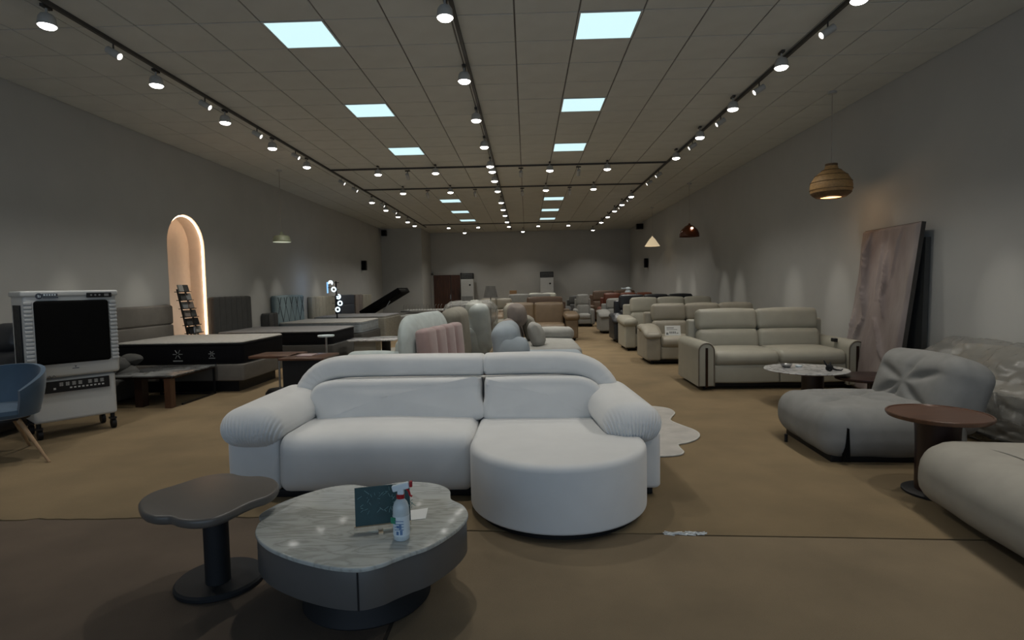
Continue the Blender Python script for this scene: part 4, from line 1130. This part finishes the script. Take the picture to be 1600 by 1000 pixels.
bed('grey oak bed with beige ribbed headboard, fourth on the left', 15.55, 17.45, -3.98, .72, .2, None, 'beige_bed', 'v', 'flat light grey mattress on the grey oak bed', 'matgrey', 'woodgrey', hz=1.285, mth=.06, zf=.04, base='woodgrey')
def panel_hb(name, label, y0, y1, z1, m_, style, k=3):
    t = thing(name, label, 'headboard', (-6.0, (y0+y1)/2, 0), 0)
    MB().rbox(-.12, .05, -(y1-y0)/2, (y1-y0)/2, 0, z1, .03, 3).build('board', m_, t)
    for i in range(k):
        if style == 'h': MB().rbox(.04, .09, -(y1-y0)/2+.01, (y1-y0)/2-.01, .35+(z1-.35)*i/k, .345+(z1-.35)*(i+1)/k, (.02, .03, .03), (1, 3, 3), .006).build('headboard_panel', m_, t)
        else: MB().rbox(.04, .09, -(y1-y0)/2+(y1-y0)*i/k, -(y1-y0)/2+(y1-y0)*(i+1)/k-.01, .3, z1, (.02, .03, .03), (1, 3, 3), .006).build('headboard_panel', m_, t)
panel_hb('headboard', 'navy headboard with three horizontal pads behind the glowing sign', 17.75, 19.15, 1.30, 'navy', 'h')
panel_hb('headboard', 'taupe headboard right of the navy one', 19.3, 20.1, 1.29, 'taupe', 'v', 2)
panel_hb('headboard', 'beige headboard farthest along the left wall', 20.15, 21.3, 1.28, 'beige_bed', 'v', 3)
panel_hb('headboard', 'narrow dark headboard leaning before the blue-grey one', 12.75, 13.2, .95, 'char', 'v', 2)
# raised storage bed
rb = thing('storage_bed', 'storage bed with its slatted lid raised at an angle, far left', 'bed', (-4.95, 20.3, 0), 0)
MB().rbox(-.9, 1.0, -.8, .8, 0, .52, .04, 3).build('bed_box', 'grey_lt', rb)
lidm = T(-.88, 0, .60) @ RY(-R(30))
MB(lidm).rbox(0, 1.62, -.78, .78, -.08, .12, .03, 2).build('raised_lid', 'vent', rb)
MB(lidm).bar((1.60, -.74, .05), (1.80, -.74, -.08), .04, .04).build('lid_end', 'char', rb, smooth=False)
MB().tube([(-.2, -.7, .5), (.15, -.7, 1.05)], .015, 6).build('gas_strut', 'silver', rb)
# slat stack beds far left
for (x, y, z, lab) in ((-3.95, 21.9, 0, 'stack of grey slatted bed bases near the far left corner'),):
    t = thing('slatted_bed_base', lab, 'bed', (x, y, z), 0)
    for k in range(3): MB().rbox(-.85, .75, -.7, .7, .30+.14*k, .36+.14*k, .02, 1).build('tray', 'grey_lt' if k != 1 else 'char', t)
    MB().box(-.75, .65, -.6, .6, 0, .30).build('base', 'char', t, smooth=False)
    for i in range(14):
        MB().tube([(-.75+i*.11, -.6, .64), (-.75+i*.11, -.62, .80), (-.71+i*.11, -.6, .86)], .012, 5).build('slat_spring', 'silver', t)
md = thing('low_mattress', 'thin brown upholstered platform in front of the slatted bases', 'platform', (-3.4, 18.5, 0), 0)
MB().rbox(-.75, .7, -.6, .6, .22, .34, .04, 3).build('top', 'taupe', md)
MB().box(-.6, .55, -.5, .5, 0, .22).build('base', 'black', md, smooth=False)

# ladder rack in the niche
lr = thing('swatch_rack', 'slim leaning metal rack of fabric sample books in the lit niche', 'rack', (-5.98, 9.74, 0), 0)
mr = T(0, 0, .0)
def RP(u, h_): return (-.16+.0*u, -.40+.55*(1-h_/1.55)+u, h_) # rack leans along the wall
rl = MB()
for u in (0, .38): rl.bar((.10, -.42+u*.55+.0, 1.52), (.10, .02+u, .02), .022, .022)
rl.build('rail', 'blackm', lr, smooth=False)
for s_ in range(6):
    t_ = s_/6
    z = 1.48-.145*s_; y = -.42+.045*s_+.0
    wd = .30+.02*s_
    tr_ = MB().box(.05, .16, y, y+wd, z-.012, z).build('tray', 'blackm', lr, smooth=False)
    for k in range(2):
        MB(T(.12, y+.02+k*wd*.5, z) @ RY(R(-14))).box(-.012, .012, 0, wd*.42, 0, .115).build('sample_book', ('grey_lt', 'char', 'acgrey', 'taupe', 'char', 'black')[(s_+k) % 6], lr, smooth=False)
MB().bar((.0, .30, .02), (.02, -.05, 1.0), .02, .02).build('prop_leg', 'blackm', lr, smooth=False)
MB().bar((.14, -.05, .02), (.13, -.22, .72), .02, .02).build('prop_leg', 'blackm', lr, smooth=False)
MB().lathe([(.03,0),(.035,.05),(.02,.16),(.0001,.17)], 12, .12, -.02, T(0, 0, .70)).build('vase', 'silver', lr)

# neon sign
ns = thing('neon_sign', 'vertical glowing white neon sign of round letters by the beds', 'sign', (-5.32, 15.27, 1.08), 0)
MB().box(.10, .13, -.03, .0, -1.08, .62).build('sign_post', 'black', ns, smooth=False)
def ring(cx_, cz_, r_, a0=0, a1=360, n_=18): return [(cx_+r_*math.cos(R(a0+(a1-a0)*i/n_)), -.05, cz_+r_*math.sin(R(a0+(a1-a0)*i/n_))) for i in range(n_+1)]
zs = [.58, .40, .20, .02, -.15]; xs_ = [-.02, .06, .18, .22, .15]
for i, (x, z) in enumerate(zip(xs_, zs)):
    l_ = MB()
    if i in (1, 3, 4): l_.tube(ring(x, z, .055), .018, 6)
    if i == 0: l_.tube(ring(x, z, .05, -60, 210), .018, 6).tube([(x-.04, -.05, z), (x+.04, -.05, z)], .015, 6)
    if i == 2: l_.tube(ring(x, z, .055, -140, 90), .018, 6).tube([(x-.05, -.05, z+.0), (x+.03, -.05, z)], .015, 6)
    l_.build('neon_letter', 'neon', ns)
for z in zs: MB().box(.0, .2, -.03, -.01, z-.006, z+.006).build('crossbar', 'char', ns, smooth=False)
MB().tube([(-.12, -.02, .30), (-.12, -.02, .60)], .02, 6).build('blue_tube', 'neonblue', ns)
MB().box(-.12, .10, -.03, -.015, .44, .455).build('arm', 'black', ns, smooth=False)

# small tables near the aisle on the left
def pedestal(name, label, x, y, z, wx, wy, top, pole, poler, baser, cat='table', round_=False, rz=0, bh_=.03):
    t = thing(name, label, cat, (x, y, 0), rz)
    if round_: MB().lathe([(.0001, z-.03), (wx*.96, z-.03), (wx, z-.02), (wx, z-.004), (wx*.98, z), (.0001, z)], 36).build('tabletop', top, t)
    else: MB().slab(rrect(-wx, wx, -wy, wy, .03), z-.03, z, .004, .004, 2).build('tabletop', top, t)
    MB().cyl(0, 0, bh_*.8, z-.03, poler, n=14).build('pole', pole, t)
    MB().lathe([(baser, 0), (baser, bh_*.6), (baser*.8, bh_), (.0001, bh_)], 32).build('base', 'black', t)
    return t
pedestal('side_table', 'small square walnut side table on a thin steel pole with round black base, left aisle', -3.40, 7.55, .60, .30, .27, 'walnut', 'silver', .014, .19, bh_=.12)
t = thing('storage_table', 'dark walnut table with black cabinet body behind the white sectional at left', 'table', (-2.88, 7.30, 0), 0)
MB().slab(rrect(-.28, .30, -.32, .30, .02), .575, .60, .003, .003, 2).build('tabletop', 'walnut', t)
MB().box(-.24, .26, -.28, .26, .0, .575).build('cabinet', 'black', t, smooth=False)
MB(T(0, 0, .601)).box(-.14, .06, -.10, .12, 0, .01).build('leaflet', 'pink', t, smooth=False)
pedestal('side_table', 'small white round side table standing in front of the second bed', -3.50, 9.65, .68, .14, .14, 'label', 'silver', .018, .10, round_=True)
t = thing('cube_table', 'pale oak block table with a thin grey marble top in the left aisle', 'table', (-3.22, 11.2, 0), 0)
MB().rbox(-.22, .22, -.2, .2, 0, .44, .01, 1).build('body', 'woodgrey', t)
MB().slab(rrect(-.36, .62, -.3, .3, .1), .44, .465, .003, .004, 2).build('tabletop', 'marblew', t)
pedestal('round_coffee_table', 'low round dark coffee table beyond the oak block table', -3.15, 12.4, .38, .42, .42, 'acgrey', 'black', .1, .25, round_=True)
ru2 = thing('round_rug', 'round beige rug under the low tables in the left aisle', 'rug', (-2.75, 13.0, 0))
MB().lathe([(1.0, .001), (1.02, .006), (1.0, .012), (.0001, .012)], 48).build('pile', 'woodgrey', ru2)

# ================================================================== PENDANTS
def pendant_base(t, top, z_):
    MB().cyl(0, 0, top, CEIL-z_, .006, n=8).build('cord', 'cord', t)
    MB().lathe([(.05, CEIL-z_-.03), (.055, CEIL-z_-.02), (.055, CEIL-z_)], 20).build('ceiling_rose', 'canister', t)
z_ = 2.60
p1 = thing('rattan_pendant', 'woven rattan pendant lamp hanging near the right wall, closest to the camera', 'pendant lamp', (4.19, 7.9, z_))
MB().shell([(.245,.055),(.258,.09),(.262,.15),(.25,.21),(.20,.29),(.13,.35),(.085,.385),(.075,.43)], 48, rim=lambda k, a: 1+.012*math.sin(a*24)).build('shade', 'rattan', p1)
MB().shell([(.135,-.01),(.19,.0),(.235,.035),(.25,.06)], 48, rim=lambda k, a: 1+.008*math.sin(a*24)).build('lower_band', 'rattan_dk', p1)
mb = MB()
for z, r_ in ((.058, .25), (.10, .264), (.20, .256), (.29, .204), (.36, .125)):
    mb.tube([(r_*math.cos(2*PI*i/40), r_*math.sin(2*PI*i/40), z) for i in range(40)], .0035, 5, True)
mb.build('cane_rings', 'rattan_dk', p1)
MB().cyl(0, 0, .41, .45, .077, n=24).build('cap', 'rattan_dk', p1)
MB().lathe([(.135, .0), (.135, .01)], 32).build('bulb_disc', 'warmdisc', p1)
pendant_base(p1, .44, z_)
l = bpy.data.lights.new('pendant_lamp', 'POINT'); l.energy = 2.5; l.color = (1, .62, .32); l.shadow_soft_size = .06
lo = bpy.data.objects.new('pendant_lamp', l); C.objects.link(lo); lo.parent = p1; lo.location = (0, 0, -.06)
z_ = 2.66
p2 = thing('brown_dome_pendant', 'brown glossy scalloped dome pendant lamp, middle of the right wall', 'pendant lamp', (4.20, 14.65, z_))
MB().shell([(.255,.0),(.25,.08),(.21,.17),(.12,.26),(.03,.31),(.02,.34)], 48, rim=lambda k, a: 1+(.05*math.sin(a*6) if k == 0 else .02*math.sin(a*6) if k == 1 else 0)).build('shade', 'amber', p2)
MB().rbox(-.03, .03, -.255, -.20, .17, .22, .02, 3).build('lit_bulb', 'warmbulb', p2)
pendant_base(p2, .32, z_)
z_ = 2.73
p3 = thing('ivory_cone_pendant', 'small ivory cone pendant lamp, farthest along the right wall', 'pendant lamp', (4.22, 19.0, z_))
MB().shell([(.25,.0),(.17,.12),(.09,.24),(.03,.30),(.02,.33)], 40, rim=lambda k, a: 1+.02*math.sin(a*20)).build('shade', 'coneglow', p3)
MB().cyl(0, 0, .05, .10, .04, n=12).build('bulb', 'warmbulb', p3)
pendant_base(p3, .32, z_)
z_ = 2.50
p4 = thing('sage_pendant', 'sage green disc pendant lamp near the left wall right of the niche', 'pendant lamp', (-5.20, 11.93, z_))
MB().shell([(.185,.0),(.19,.02),(.175,.045),(.165,.10),(.14,.135),(.05,.15),(.03,.19),(.02,.22)], 40).build('shade', 'sage', p4)
MB().lathe([(.178, .0), (.178, .015)], 36).build('light_ring', 'sagelight', p4)
pendant_base(p4, .2, z_)
l = bpy.data.lights.new('blue_glow', 'POINT'); l.energy = 1.6; l.color = (.3, .55, 1); l.shadow_soft_size = .05
lo = bpy.data.objects.new('blue_glow', l); C.objects.link(lo); lo.parent = ns; lo.location = (-.30, 0, .55)
